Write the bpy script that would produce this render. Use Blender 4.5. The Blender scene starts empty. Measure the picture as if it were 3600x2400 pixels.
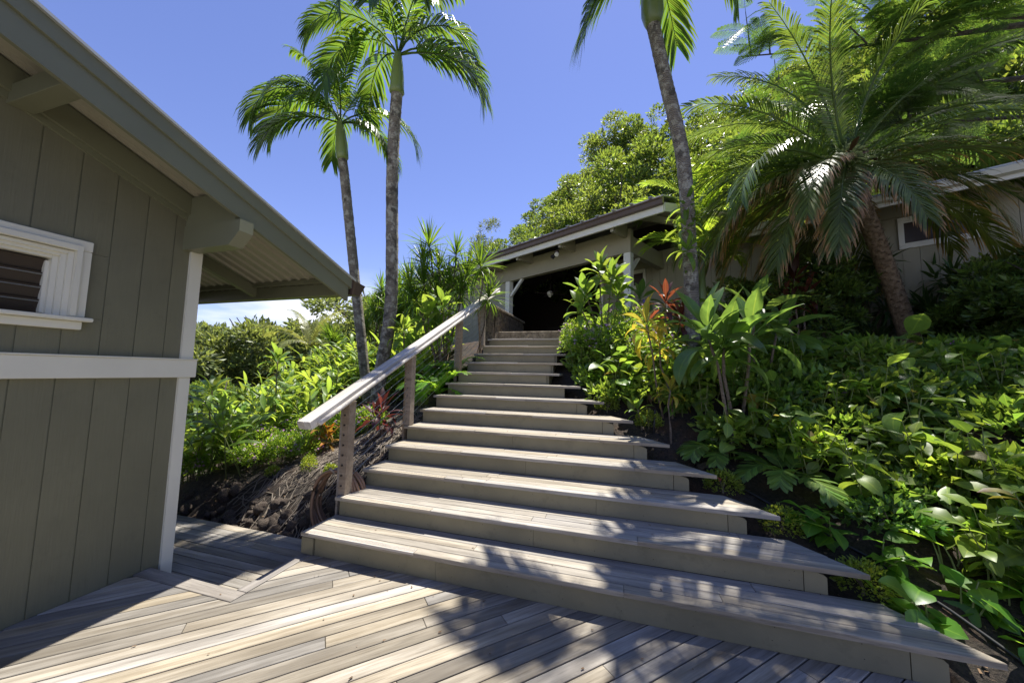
import bpy, math, random
from mathutils import Vector, Matrix, noise
random.seed(11)
R_=math.radians
sc=bpy.context.scene
COL=sc.collection
# ------------------------------------------------------------------ camera
cam=bpy.data.cameras.new('camera'); co=bpy.data.objects.new('camera',cam); COL.objects.link(co); sc.camera=co
cam.sensor_width=36; cam.lens=12.4296; cam.clip_start=.05; cam.clip_end=600
_y,_p,_r=0.291220,0.085929,0.019110
fw=Vector((-math.sin(_y)*math.cos(_p),math.cos(_y)*math.cos(_p),math.sin(_p)))
rt=Vector((math.cos(_y),math.sin(_y),0)); up=rt.cross(fw)
r2=rt*math.cos(_r)+up*math.sin(_r); u2=-rt*math.sin(_r)+up*math.cos(_r)
M=Matrix((r2,u2,-fw)).transposed().to_4x4(); M.translation=(2.4925,-2.4021,1.4996); co.matrix_world=M
# ------------------------------------------------------------------ sky and sun
SUN_DIR=Vector((.065,.37,1)).normalized()
w=bpy.data.worlds.new('World'); sc.world=w; w.use_nodes=True
nt=w.node_tree; bg=nt.nodes['Background']
sky=nt.nodes.new('ShaderNodeTexSky'); sky.sky_type='NISHITA'; sky.sun_disc=False
sky.sun_elevation=math.asin(SUN_DIR.z); sky.sun_rotation=math.atan2(SUN_DIR.x,SUN_DIR.y)
sky.air_density=1.0; sky.dust_density=.1; sky.ozone_density=3.5; sky.altitude=100
tint=nt.nodes.new('ShaderNodeMix'); tint.data_type='RGBA'; tint.blend_type='MULTIPLY'; tint.inputs[0].default_value=1
tint.inputs[7].default_value=(1.07,.93,1.18,1)
nt.links.new(sky.outputs[0],tint.inputs[6])
# thin low clouds near the horizon, all the way round
geo=nt.nodes.new('ShaderNodeTexCoord'); sep=nt.nodes.new('ShaderNodeSeparateXYZ'); nt.links.new(geo.outputs['Generated'],sep.inputs[0])
mp=nt.nodes.new('ShaderNodeMapping'); mp.inputs['Scale'].default_value=(3,3,14); nt.links.new(geo.outputs['Generated'],mp.inputs[0])
cn=nt.nodes.new('ShaderNodeTexNoise'); cn.inputs['Scale'].default_value=1.6; cn.inputs['Detail'].default_value=6; nt.links.new(mp.outputs[0],cn.inputs[0])
cr=nt.nodes.new('ShaderNodeMapRange'); cr.inputs[1].default_value=.36; cr.inputs[2].default_value=.62; nt.links.new(cn.outputs[0],cr.inputs[0])
lr=nt.nodes.new('ShaderNodeMapRange'); lr.inputs[1].default_value=.26; lr.inputs[2].default_value=.13; nt.links.new(sep.outputs[2],lr.inputs[0])
ml=nt.nodes.new('ShaderNodeMath'); ml.operation='MULTIPLY'; nt.links.new(cr.outputs[0],ml.inputs[0]); nt.links.new(lr.outputs[0],ml.inputs[1])
cl=nt.nodes.new('ShaderNodeMix'); cl.data_type='RGBA'; nt.links.new(ml.outputs[0],cl.inputs[0]); nt.links.new(tint.outputs[2],cl.inputs[6]); cl.inputs[7].default_value=(7.2,7.4,8.0,1)
nt.links.new(cl.outputs[2],bg.inputs[0]); bg.inputs[1].default_value=.077
sd=bpy.data.lights.new('sun','SUN'); sd.energy=4.6; sd.angle=R_(.5); sd.color=(1,.95,.87)
so=bpy.data.objects.new('sun',sd); COL.objects.link(so); so.rotation_euler=SUN_DIR.to_track_quat('Z','Y').to_euler()
vs=sc.view_settings; vs.view_transform='Standard'; vs.look='None'; vs.exposure=1.06; vs.gamma=1
sc.render.resolution_x=1024; sc.render.resolution_y=682
# ------------------------------------------------------------------ material helpers
class NT:
    def __init__(s,name):
        s.m=bpy.data.materials.new(name); s.m.use_nodes=True; s.t=s.m.node_tree
        s.b=s.t.nodes['Principled BSDF']; s.out=s.t.nodes['Material Output']
    def n(s,typ,**kw):
        o=s.t.nodes.new(typ)
        for k,v in kw.items():
            if k.startswith('i'):
                key=k[1:]; o.inputs[int(key) if key.isdigit() else key.replace('_',' ')].default_value=v
            else: setattr(o,k,v)
        return o
    def l(s,a,b): s.t.links.new(a,b)
    def math(s,op,a,b=None,c=False):
        o=s.n('ShaderNodeMath',operation=op,use_clamp=c)
        for i,x in enumerate((a,b)):
            if x is None: continue
            if isinstance(x,(int,float)): o.inputs[i].default_value=x
            else: s.l(x,o.inputs[i])
        return o.outputs[0]
    def mix(s,f,a,b,bt='MIX'):
        o=s.n('ShaderNodeMix',data_type='RGBA',blend_type=bt)
        for i,x in ((0,f),(6,a),(7,b)):
            if isinstance(x,(int,float)): o.inputs[i].default_value=x
            elif isinstance(x,tuple): o.inputs[i].default_value=(*x,1)
            else: s.l(x,o.inputs[i])
        return o.outputs[2]
    def rng(s,v,a,b,c,d):
        o=s.n('ShaderNodeMapRange',i1=a,i2=b,i3=c,i4=d); s.l(v,o.inputs[0]); return o.outputs[0]
    def noise(s,vec,scale,detail=4,rough=.55):
        o=s.n('ShaderNodeTexNoise',iScale=scale,iDetail=detail,iRoughness=rough)
        if vec is not None: s.l(vec,o.inputs[0])
        return o.outputs[0]
    def bump(s,h,st,dist=.01):
        o=s.n('ShaderNodeBump',iStrength=st,iDistance=dist); s.l(h,o.inputs['Height']); s.l(o.outputs[0],s.b.inputs['Normal'])
    def coords(s,which='Object',scale=None,rnd=True):
        tc=s.n('ShaderNodeTexCoord'); v=tc.outputs[which]
        if rnd:
            oi=s.n('ShaderNodeObjectInfo'); a=s.n('ShaderNodeVectorMath',operation='ADD'); s.l(v,a.inputs[0])
            k=s.math('MULTIPLY',oi.outputs['Random'],97.); cx=s.n('ShaderNodeCombineXYZ'); s.l(k,cx.inputs[0]); s.l(k,cx.inputs[1]); s.l(cx.outputs[0],a.inputs[1]); v=a.outputs[0]
        if scale:
            mp=s.n('ShaderNodeMapping',iScale=scale); s.l(v,mp.inputs[0]); v=mp.outputs[0]
        return v
    def rand(s): return s.n('ShaderNodeObjectInfo').outputs['Random']

def wood(name,dark,light,scale=(1.6,26,26),vlo=.72,vhi=1.2,blotch=.5):
    N=NT(name); v=N.coords('Object',scale); g=N.noise(v,1.0,7,.65)
    v2=N.coords('Object',(1.2,5,5)); g2=N.noise(v2,1.0,3)
    v3=N.coords('Object',(5,120,60)); g3=N.noise(v3,1.0,3,.7)
    c=N.mix(N.rng(g,.34,.68,0,1),dark,light)
    c=N.mix(N.math('MULTIPLY',N.rng(g2,.42,.68,0,1),blotch),c,tuple(a*.62 for a in dark))
    c=N.mix(N.rng(g3,.30,.46,.55,0),c,tuple(a*.42 for a in dark))
    vv=N.rng(N.rand(),0,1,vlo,vhi); hs=N.n('ShaderNodeHueSaturation'); N.l(vv,hs.inputs['Value']); N.l(c,hs.inputs['Color'])
    sat=N.rng(N.math('FRACT',N.math('MULTIPLY',N.rand(),17.3)),0,1,.55,1.35); N.l(sat,hs.inputs['Saturation'])
    N.l(hs.outputs[0],N.b.inputs['Base Color']); N.b.inputs['Roughness'].default_value=.78
    N.bump(N.math('ADD',g,N.math('MULTIPLY',g3,.6)),.35,.004); return N.m
def paint(name,col,rough=.55,var=.12,grain=.12,dirt=0.,streak=None):
    N=NT(name); v=N.coords('Object',None); g=N.noise(v,2.2,5); f=N.noise(N.coords('Object',streak) if streak else v,3 if streak else 60,4)
    c=N.mix(N.rng(g,.3,.75,0,1),tuple(a*(1-var) for a in col),tuple(min(1,a*(1+var)) for a in col))
    if streak: c=N.mix(N.rng(f,.35,.7,0,.22),c,tuple(a*.72 for a in col))
    if dirt: c=N.mix(N.math('MULTIPLY',N.rng(N.noise(v,9,6,.7),.55,.75,0,1),dirt),c,tuple(a*.45 for a in col))
    N.l(c,N.b.inputs['Base Color']); N.b.inputs['Roughness'].default_value=rough
    N.bump(f,grain,.004); return N.m
def plain(name,col,rough=.5,metal=0.):
    N=NT(name); N.b.inputs['Base Color'].default_value=(*col,1); N.b.inputs['Roughness'].default_value=rough; N.b.inputs['Metallic'].default_value=metal; return N.m
def leafm(name,col,trans=None,tip=None,tip_at=.8,rib=.35,rough=.42,tw=.45,var=.35,stripe=None,edge=None):
    """leaf: gloss + diffuse + translucent; u along the leaf, v across it"""
    N=NT(name)
    gi=N.n('ShaderNodeNewGeometry').outputs['Random Per Island']; r=N.math('FRACT',N.math('ADD',N.rand(),gi))
    r2_=N.math('FRACT',N.math('MULTIPLY',r,7.13))
    hs=N.n('ShaderNodeHueSaturation'); N.l(N.rng(r,0,1,.488,.512),hs.inputs['Hue']); N.l(N.rng(r2_,0,1,1-var,1+var),hs.inputs['Value'])
    uvn=N.n('ShaderNodeTexCoord'); sp=N.n('ShaderNodeSeparateXYZ'); N.l(uvn.outputs['UV'],sp.inputs[0])
    av=N.math('ABSOLUTE',N.math('SUBTRACT',sp.outputs[1],.5))
    c=N.mix(N.math('MULTIPLY',N.rng(av,.02,.05,1,0),rib),col,(min(1,col[0]*2.2+.05),min(1,col[1]*1.7+.06),col[2]*1.6))
    if stripe: c=N.mix(N.rng(av,.22,.34,0,.8),c,stripe)
    if edge: c=N.mix(N.rng(av,.40,.48,0,.9),c,edge)
    if tip:
        k=N.math('ADD',sp.outputs[0],N.math('MULTIPLY',r,.35))
        c=N.mix(N.rng(k,tip_at,tip_at+.22,0,1),c,tip)
    ln=N.noise(N.coords('Object',(3,9,9)),4,3); c=N.mix(N.rng(ln,.35,.7,0,.30),c,tuple(a*.5 for a in col))
    N.l(c,hs.inputs['Color']); N.l(hs.outputs[0],N.b.inputs['Base Color']); N.b.inputs['Roughness'].default_value=rough
    N.b.inputs['Specular IOR Level'].default_value=.5
    t=trans or (min(1,col[0]*2.6+.04),min(1,col[1]*2.1+.05),col[2]*.7)
    tr=N.n('ShaderNodeBsdfTranslucent'); h2=N.n('ShaderNodeMix',data_type='RGBA',blend_type='MULTIPLY'); h2.inputs[0].default_value=1
    sc2=N.mix(0.0,hs.outputs[0],t); 
    N.l(hs.outputs[0],h2.inputs[6]); k=max(col); h2.inputs[7].default_value=(t[0]/max(col[0],.01),t[1]/max(col[1],.01),t[2]/max(col[2],.01),1)
    N.l(h2.outputs[2],tr.inputs[0])
    ms=N.n('ShaderNodeMixShader'); ms.inputs[0].default_value=tw; N.l(N.b.outputs[0],ms.inputs[1]); N.l(tr.outputs[0],ms.inputs[2]); N.l(ms.outputs[0],N.out.inputs[0])
    return N.m
# ------------------------------------------------------------------ mesh helpers
class MB:
    def __init__(s): s.v=[]; s.f=[]; s.uv=[]; s.hasuv=False
    def add(s,vs,fs,uv=None):
        b=len(s.v); s.v+=[tuple(x) for x in vs]; s.f+=[tuple(i+b for i in f) for f in fs]
        if uv: s.hasuv=True; s.uv+=list(uv)
        else: s.uv+=[(0,.2)]*len(vs)
        return s
    def box(s,x0,x1,y0,y1,z0,z1):
        return s.add([(x0,y0,z0),(x1,y0,z0),(x1,y1,z0),(x0,y1,z0),(x0,y0,z1),(x1,y0,z1),(x1,y1,z1),(x0,y1,z1)],
                     [(0,3,2,1),(4,5,6,7),(0,1,5,4),(1,2,6,5),(2,3,7,6),(3,0,4,7)])
    def cbox(s,x0,x1,y0,y1,z0,z1,c=.004):
        """box whose long edges are eased"""
        vs=[];d=[x1-x0,y1-y0,z1-z0]
        for k,(z,o) in enumerate(((z0,c),(z0+c,0),(z1-c,0),(z1,c))):
            vs+=[(x0+o,y0+o,z),(x1-o,y0+o,z),(x1-o,y1-o,z),(x0+o,y1-o,z)]
        fs=[(0,3,2,1),(12,13,14,15)]
        for k in range(3):
            for i in range(4):
                j=(i+1)%4; fs.append((4*k+i,4*k+j,4*k+4+j,4*k+4+i))
        return s.add(vs,fs)
    def prism(s,poly,axis,a,b):
        """poly of 2D points extruded along axis 'x','y' or 'z' from a to b"""
        n=len(poly)
        def P(q,h): return {'x':(h,q[0],q[1]),'y':(q[0],h,q[1]),'z':(q[0],q[1],h)}[axis]
        vs=[P(q,a) for q in poly]+[P(q,b) for q in poly]
        fs=[tuple(range(n))[::-1],tuple(range(n,2*n))]+[(i,(i+1)%n,n+(i+1)%n,n+i) for i in range(n)]
        return s.add(vs,fs)
    def tube(s,pts,rad,n=8,cap=True,jit=0.):
        pts=[Vector(p) for p in pts]; m=len(pts); vs=[];ref=Vector((0,0,1))
        if not hasattr(rad,'__len__'): rad=[rad]*m
        for i,p in enumerate(pts):
            t=(pts[min(i+1,m-1)]-pts[max(i-1,0)]).normalized()
            a=t.cross(ref); 
            if a.length<.2: a=t.cross(Vector((1,0,0)))
            a.normalize(); b=t.cross(a)
            for k in range(n):
                an=2*math.pi*k/n; r=rad[i]*(1+jit*(random.random()-.5))
                vs.append(p+a*math.cos(an)*r+b*math.sin(an)*r)
        fs=[(i*n+k,i*n+(k+1)%n,(i+1)*n+(k+1)%n,(i+1)*n+k) for i in range(m-1) for k in range(n)]
        if cap: fs+=[tuple(range(n))[::-1],tuple(range((m-1)*n,m*n))]
        return s.add(vs,fs)
    def mesh(s,name,mat,smooth=False):
        me=bpy.data.meshes.new(name); me.from_pydata(s.v,[],s.f)
        if mat: me.materials.append(mat)
        if s.hasuv:
            u=me.uv_layers.new(name='UVMap'); li=[0]*len(me.loops); me.loops.foreach_get('vertex_index',li)
            fl=[]; 
            for i in li: fl+=s.uv[i]
            u.data.foreach_set('uv',fl)
        if smooth: me.polygons.foreach_set('use_smooth',[True]*len(me.polygons))
        me.update(); return me
def link(name,data,parent=None,M=None):
    o=bpy.data.objects.new(name,data); COL.objects.link(o)
    if parent is not None: o.parent=parent
    if M is not None: o.matrix_basis=M
    return o
def thing(name,label,cat,loc=(0,0,0),group=None):
    o=link(name,None); o.empty_display_size=.1; o.location=loc; return tag(o,label,cat,group)
def tag(o,label,cat,group=None):
    o['label']=label; o['category']=cat
    if group: o['group']=group
    return o
def struct(o,kind='structure'): o['kind']=kind; return o
def T(*p): return Matrix.Translation(p)
def part(name,mb,mat,th,smooth=False,M=None):
    """part given in the world frame (or in frame M), parented to th (an unrotated thing)"""
    W=Matrix(); p=th
    while p is not None:
        W=(T(*p.location) if p.type=='EMPTY' else p.matrix_basis)@W; p=p.parent
    me=mb if isinstance(mb,bpy.types.Mesh) else mb.mesh(name,mat,smooth)
    return link(name,me,th,W.inverted()@(M if M is not None else Matrix()))
# ------------------------------------------------------------------ materials
M_deck=wood('weathered_deck_timber',(.230,.195,.145),(.47,.428,.350),vlo=.58,vhi=1.18,blotch=.75)
M_tread=wood('weathered_tread_timber',(.225,.195,.150),(.45,.405,.325),vlo=.85,vhi=1.12,blotch=.4)
M_rail=wood('weathered_rail_timber',(.37,.33,.27),(.64,.59,.51),vlo=.85,vhi=1.1,blotch=.3)
M_post=wood('post_timber',(.22,.165,.11),(.34,.275,.205),vlo=.85,vhi=1.1,blotch=.4)
M_nose=wood('nosing_strip',(.42,.37,.29),(.56,.51,.42),vlo=.95,vhi=1.05,blotch=.15)
M_border=wood('border_timber',(.15,.125,.095),(.29,.25,.20),vlo=.9,vhi=1.1)
M_groove=plain('groove_dark',(.10,.085,.065),.9)
M_riser=paint('riser_olive_paint',(.215,.195,.122),.55,.16,.2,.45)
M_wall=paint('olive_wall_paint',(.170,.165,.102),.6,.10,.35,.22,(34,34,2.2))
M_fasc=paint('olive_fascia_paint',(.185,.190,.118),.45,.06,.12)
M_soff=paint('tan_soffit_sheet',(.36,.34,.25),.4,.05,.05)
M_white=paint('off_white_trim',(.72,.705,.58),.45,.05,.12)
M_whiteF=paint('cream_trim',(.78,.77,.66),.5,.05,.1)
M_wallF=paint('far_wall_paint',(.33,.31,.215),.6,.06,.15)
M_beamF=paint('far_beam_paint',(.34,.315,.215),.6,.06,.15)
M_gut=paint('brown_gutter',(.085,.055,.042),.35,.1,.05)
M_roof=plain('grey_metal_roof',(.45,.47,.45),.35,.3)
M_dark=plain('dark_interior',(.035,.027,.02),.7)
M_steel=plain('steel_cable',(.42,.42,.42),.3,.9)
M_bolt=plain('dark_bolt',(.05,.045,.04),.45,.6)
M_glass=plain('dark_louvre_glass',(.05,.036,.024),.3)
M_hose=paint('brown_hose',(.21,.125,.075),.42,.1,.05)
M_black=plain('black_tube',(.02,.02,.022),.45)
def soil_mat():
    N=NT('dark_soil'); v=N.coords('Object',None,False); a=N.noise(v,3,6,.6); b=N.noise(v,38,5,.75); c3=N.noise(v,.9,3)
    c=N.mix(N.rng(b,.36,.66,0,1),(.010,.008,.006),(.062,.047,.034))
    c=N.mix(N.rng(a,.50,.68,0,.55),c,(.105,.052,.026)); c=N.mix(N.rng(c3,.45,.7,0,.35),c,(.02,.017,.012))
    N.l(c,N.b.inputs['Base Color']); N.b.inputs['Roughness'].default_value=.95; N.bump(N.math('ADD',b,N.math('MULTIPLY',a,.8)),.9,.03); return N.m
M_soil=soil_mat()
def stone_mat(name,a,b,sc_=9,dk=(.03,.027,.022)):
    N=NT(name); v=N.coords('Object',None); n1=N.noise(v,sc_,7,.7); n2=N.noise(v,sc_*3.1,5,.7)
    c=N.mix(N.rng(n1,.38,.62,0,1),a,b); c=N.mix(N.rng(n2,.30,.5,.8,0),c,dk)
    N.l(c,N.b.inputs['Base Color']); N.b.inputs['Roughness'].default_value=.95; N.bump(N.math('ADD',n1,n2),.8,.02); return N.m
M_lava=stone_mat('lava_rock',(.045,.034,.027),(.15,.115,.088),8,(.008,.007,.006))
M_conc=stone_mat('mossy_concrete',(.15,.12,.085),(.30,.25,.18),8,(.05,.042,.03))
M_stone=stone_mat('rough_stone',(.045,.036,.028),(.20,.16,.115),16,(.012,.01,.008))
# ------------------------------------------------------------------ terrain
def sstep(a,b,t):
    t=(t-a)/(b-a); t=0. if t<0 else 1. if t>1 else t
    return t*t*(3-2*t)
FD=(-0.87462,0.48481); FN=(-0.48481,-0.87462); PR=(2.636,5.873)
def fac(x,y): # (s along facade to the left, off behind it)
    dx,dy=x-PR[0],y-PR[1]
    return dx*FD[0]+dy*FD[1], -(dx*FN[0]+dy*FN[1])
def stair_right(y): return 4.257-.915*y if y<2.6 else 1.67
def H(x,y):
    yy=y if y<5 else 5+.12*(y-5)
    if yy<0: yy*=.6
    ax=max(0.,-x)
    zl=.47*yy-.08-.14*ax-.20*max(0.,ax-2.8)
    zl-=.42*sstep(.35,1.6,ax)*sstep(.8,2.6,y)*(1-sstep(3.2,5.5,y))
    zl-=(.30+.02*ax)*(1-sstep(.35,1.15,y))*(1-sstep(-.25,.05,x)) if y>0 else 0
    zl=max(zl,-2.6)
    zr=.1*min(x-4.257,4)+.56*yy-.10
    cap=2.2-.55*sstep(3.2,5.4,x); zr=min(zr,cap+.03*(zr-cap)) if zr>cap else zr
    w=sstep(.1,1.7,x)
    z=zl*(1-w)+zr*w
    s,o=fac(x,y)
    if o>3.8:
        k=1-sstep(8,22,s); z+=k*1.14*min(o-3.8,12)
    return z
def ground(x,y):
    z=H(x,y)
    if -.02<x<stair_right(y)-.2 and -.3<y<4.6: z=min(z,.47*y-.30)
    if x<4.12 and y<.1: z=min(z,-.5)
    if x<.1 and y<.40 and x>-6: z=min(z,-.5)
    return z
def build_ground():
    def axis(a,b,d,lo,hi):
        o=[]; x=a
        while x<=b: o.append(x); x+=d
        s=d; y=a
        L=[]
        while y>lo: s*=1.28; y-=s; L.append(y)
        s=d; y=o[-1]; Rr=[]
        while y<hi: s*=1.28; y+=s; Rr.append(y)
        return L[::-1]+o+Rr
    xs=axis(-3.2,6.8,.065,-160,160); ys=axis(-.9,5.2,.065,-60,220)
    vs=[];fs=[]
    for y in ys:
        for x in xs:
            z=ground(x,y)
            if -8<x<9 and -1<y<9:
                z+=.05*noise.noise((x*1.3,y*1.3,3))+.028*noise.noise((x*5,y*5,1))+.014*noise.noise((x*13,y*13,7))
            else: z+=.5*noise.noise((x*.15,y*.15,2))
            vs.append((x,y,z))
    n=len(xs)
    for j in range(len(ys)-1):
        for i in range(n-1): fs.append((j*n+i,j*n+i+1,j*n+n+i+1,j*n+n+i))
    b=MB(); b.v=vs; b.f=fs
    struct(link('ground',b.mesh('ground',M_soil,True)))
build_ground()
# ------------------------------------------------------------------ decks
def clip(poly,a,b,c):
    """keep a*x+b*y<=c"""
    o=[]
    for i in range(len(poly)):
        p,q=poly[i],poly[(i+1)%len(poly)]; dp=a*p[0]+b*p[1]-c; dq=a*q[0]+b*q[1]-c
        if dp<=0: o.append(p)
        if dp*dq<0: t=dp/(dp-dq); o.append((p[0]+(q[0]-p[0])*t,p[1]+(q[1]-p[1])*t))
    return o
def plank_poly(th,poly,z0,z1,ang,name='plank',mat=None,c=.0025):
    """plank with a polygonal outline, local x along the grain"""
    if len(poly)<3: return
    cx=sum(p[0] for p in poly)/len(poly); cy=sum(p[1] for p in poly)/len(poly); ca,sa=math.cos(-ang),math.sin(-ang)
    loc=[((p[0]-cx)*ca-(p[1]-cy)*sa,(p[0]-cx)*sa+(p[1]-cy)*ca) for p in poly]
    area=abs(sum(loc[i][0]*loc[(i+1)%len(loc)][1]-loc[(i+1)%len(loc)][0]*loc[i][1] for i in range(len(loc))))/2
    if area<.002: return
    n=len(loc); t=z1-z0
    ins=[(p[0]-math.copysign(min(c,abs(p[0])),p[0]),p[1]-math.copysign(c,p[1])) for p in loc]
    vs=[(p[0],p[1],-t) for p in loc]+[(p[0],p[1],-c) for p in loc]+[(p[0],p[1],0) for p in ins]
    fs=[tuple(range(n))[::-1],tuple(range(2*n,3*n))]
    for k in range(2): fs+=[(k*n+i,k*n+(i+1)%n,k*n+n+(i+1)%n,k*n+n+i) for i in range(n)]
    b=MB().add(vs,fs)
    return part(name,b,mat or M_deck,th,M=T(cx,cy,z1+random.uniform(-.0012,.0012))@Matrix.Rotation(ang,4,'Z'))
DZ=-.012
deck=thing('timber_deck','weathered grey timber deck of diagonal planks at the foot of the stairs','deck',(1.5,-2,DZ-.03))
pit,bw=.0962,.0888; rs=random.Random(5)
NX,NY=.088,-.598      # inner edges of the border boards round the notch
q2=math.sqrt(.5)
for k in range(-75,75):
    c0=k*pit+.031; 
    def strip(a,b): # a,b along (1,1)/sqrt2
        return [((a*q2+c*q2),(a*q2-c*q2)) for a,c in ((a,c0),(b,c0),(b,c0+bw),(a,c0+bw))]
    cuts=[-9+rs.uniform(0,3)]
    while cuts[-1]<9: cuts.append(cuts[-1]+rs.choice((2.1,2.6,3.1,3.7)))
    for a,b in zip(cuts,cuts[1:]):
        P=strip(a+.0015,b-.0015)
        P=clip(P,-1,0,.872); P=clip(P,1,0,4.13); P=clip(P,0,-1,4.2); P=clip(P,0,1,.055)
        if len(P)<3: continue
        cm=c0+bw/2; yc=-(cm/q2)            # y = x + yc on the centre line
        if NX+yc>NY:                      # the line meets the notch
            plank_poly(deck,clip(P,0,1,NY-.003),DZ-.03,DZ,R_(45)); plank_poly(deck,clip(P,-1,0,-NX-.003),DZ-.03,DZ,R_(45))
        else: plank_poly(deck,P,DZ-.03,DZ,R_(45))
def plank_rect(th,x0,x1,y0,y1,z0,z1,along='x',name='plank',mat=None): return plank_poly(th,[(x0,y0),(x1,y0),(x1,y1),(x0,y1)],z0,z1,0 if along=='x' else R_(90),name,mat)
plank_rect(deck,-.872,NX,NY,-.497,DZ-.026,DZ+.004,'x','border_board',M_border)
plank_rect(deck,0,NX,-.494,.03,DZ-.026,DZ+.004,'y','border_board',M_border)
part('edge_board',MB().cbox(-.872,.0,-.497,-.479,-.17,DZ-.03),M_deck,deck)
part('edge_board',MB().cbox(-.018,0,-.477,.03,-.17,DZ-.03),M_deck,deck)
part('joist',MB().box(-.86,4.1,-4.1,-.52,-.3,-.06),M_dark,deck)
part('joist',MB().box(.03,4.1,-.51,.04,-.3,-.06),M_dark,deck)
low=thing('lower_deck','narrow lower timber deck in shade between the near house and the bank','deck',(-2.5,0,-.2))
yb=-.47
while yb<.44:
    x=-6.2
    while x<-.02:
        L=rs.choice((1.9,2.4,3.0)); x1=min(x+L,-.02)
        if x1-x>.15: plank_rect(low,x+.0015,x1-.0015,yb,yb+.0905,-.197,-.167,'x')
        x=x1
    yb+=.0962
part('joist',MB().box(-6.1,-.04,-.46,.42,-.4,-.2),M_dark,low)
# ------------------------------------------------------------------ stairs
TR,RZ=.350929,.165
def xr(n): return 4.257-.3205*(n-1) if n<=8 else 1.665
st=thing('staircase','wide weathered timber staircase with olive risers, flared on its right side','stairs',(1.5,0,0))
for n in range(1,14):
    y0=(n-1)*TR; z=n*RZ; X1=xr(n); bwid=TR/4
    for k in range(4 if n<13 else 4):
        ya=y0+k*bwid+.0025; yb_=y0+(k+1)*bwid-.0030+(.03 if k==3 else 0)
        fl=.72 if n<=7 else (.35 if n==8 else 0)
        xa=X1-fl*(ya-y0); xb=X1-fl*(yb_-y0)
        xl=0 if n<14 else 0
        cutx=rs.uniform(1.2,X1-.6) if X1>2.2 else None
        if n==1 and k==0: cutx=2.52
        if n==2 and k==0: cutx=2.62
        pcs=[(xl,cutx,xl,cutx),(cutx,xa,cutx,xb)] if cutx else [(xl,xa,xl,xb)]
        for (p0,p1,p2,p3) in pcs:
            plank_poly(st,[(p0+.001,ya),(p1-.001,ya),(p3-.001,yb_),(p2+.001,yb_)],z-.03,z,0,'tread_plank',M_tread,.003)
    # riser boards
    yr=y0+.028; zt=z-.031; zb=(z-RZ+.001) if n>1 else DZ+.001; rx0=.036 if n>1 else .125
    e={1:3.904,2:3.604,3:3.28,4:2.955,5:2.641,6:2.32,7:1.996,8:1.79}.get(n,1.47)
    cut=rs.uniform(1.0,e-.5) if n<6 else None
    if n==1: cut=1.22
    segs=[(rx0,cut-.001),(cut+.001,e)] if cut else [(rx0,e)]
    for a,b in segs: part('riser',MB().cbox(a,b,yr,yr+.022,zb,zt,.0015),M_riser,st)
    if n<=7:   # chamfered end block
        w_=.125 if n>1 else .15
        part('end_block',MB().prism([(e+.004,zb),(e+w_,zb),(e+w_,zt-.035),(e+w_-.02,zt-.018),(e+.03,zt),(e+.004,zt)],'y',yr-.002,yr+.04),M_riser,st)
    for i in range(int(e/.42)):   # screw heads in the riser
        pass
    # non-slip strip on the nosing
    if n<=13:
        a,b=(.085,1.02+.0*n)
        b={1:1.05,2:.98}.get(n,.92)
        ns=MB()
        prof=[(y0-.006,z-.012),(y0-.006,z+.003),(y0-.003,z+.005),(y0+.052,z+.005),(y0+.056,z+.0006),(y0-.001,z+.0006),(y0-.001,z-.012)]
        ns.prism(prof,'x',a,b); s_=part('nosing_strip',ns,M_nose,st)
        gb=MB()
        for k in range(4): gb.box(a+.002,b-.002,y0+.006+k*.012,y0+.0095+k*.012,z+.0045,z+.0056)
        part('groove',gb,M_groove,s_)
# screw heads
sb=MB()
for n in range(1,14):
    y=(n-1)*TR+.0275; e={1:3.85,2:3.55,3:3.2,4:2.9,5:2.6,6:2.3,7:1.95,8:1.75}.get(n,1.43); x=.12
    while x<e:
        for dz in (.03,.105):
            cx,cz=x+rs.uniform(-.02,.02),n*RZ-RZ+dz+.012+rs.uniform(-.01,.01)
            sb.add([(cx+.0028*math.cos(a*1.0472),y-.0004,cz+.0028*math.sin(a*1.0472)) for a in range(6)],[(5,4,3,2,1,0)])
        x+=rs.uniform(.35,.5)
part('screw_heads',sb,M_bolt,st)['kind']='stuff'
part('end_block',MB().cbox(.0,.118,.015,.06,DZ+.001,.128,.008),M_riser,st)
# side stringers
for xs_,y0_,y1_ in ((.02,.08,4.55),(1.47,2.84,4.55)):
    poly=[(y0_,.47*y0_-.30),(y0_,.47*y0_+.0)]
    for n in range(1,14):
        ya=(n-1)*TR+.054
        if ya<y0_: continue
        poly+=[(ya,(n-1)*RZ-.02),(ya,n*RZ-.033),(ya+TR-.003,n*RZ-.033)]
    poly+=[(y1_,.47*y1_-.35)]
    part('stringer',MB().prism(poly,'x',xs_,xs_+.035),M_riser,st)
# landing kerb
kb=MB(); kb.cbox(.055,1.60,4.545,4.80,1.9,2.33,.012)
land=tag(link('concrete_kerb',kb.mesh('concrete_kerb',M_conc)),'mossy concrete kerb at the top of the stairs','kerb')
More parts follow.
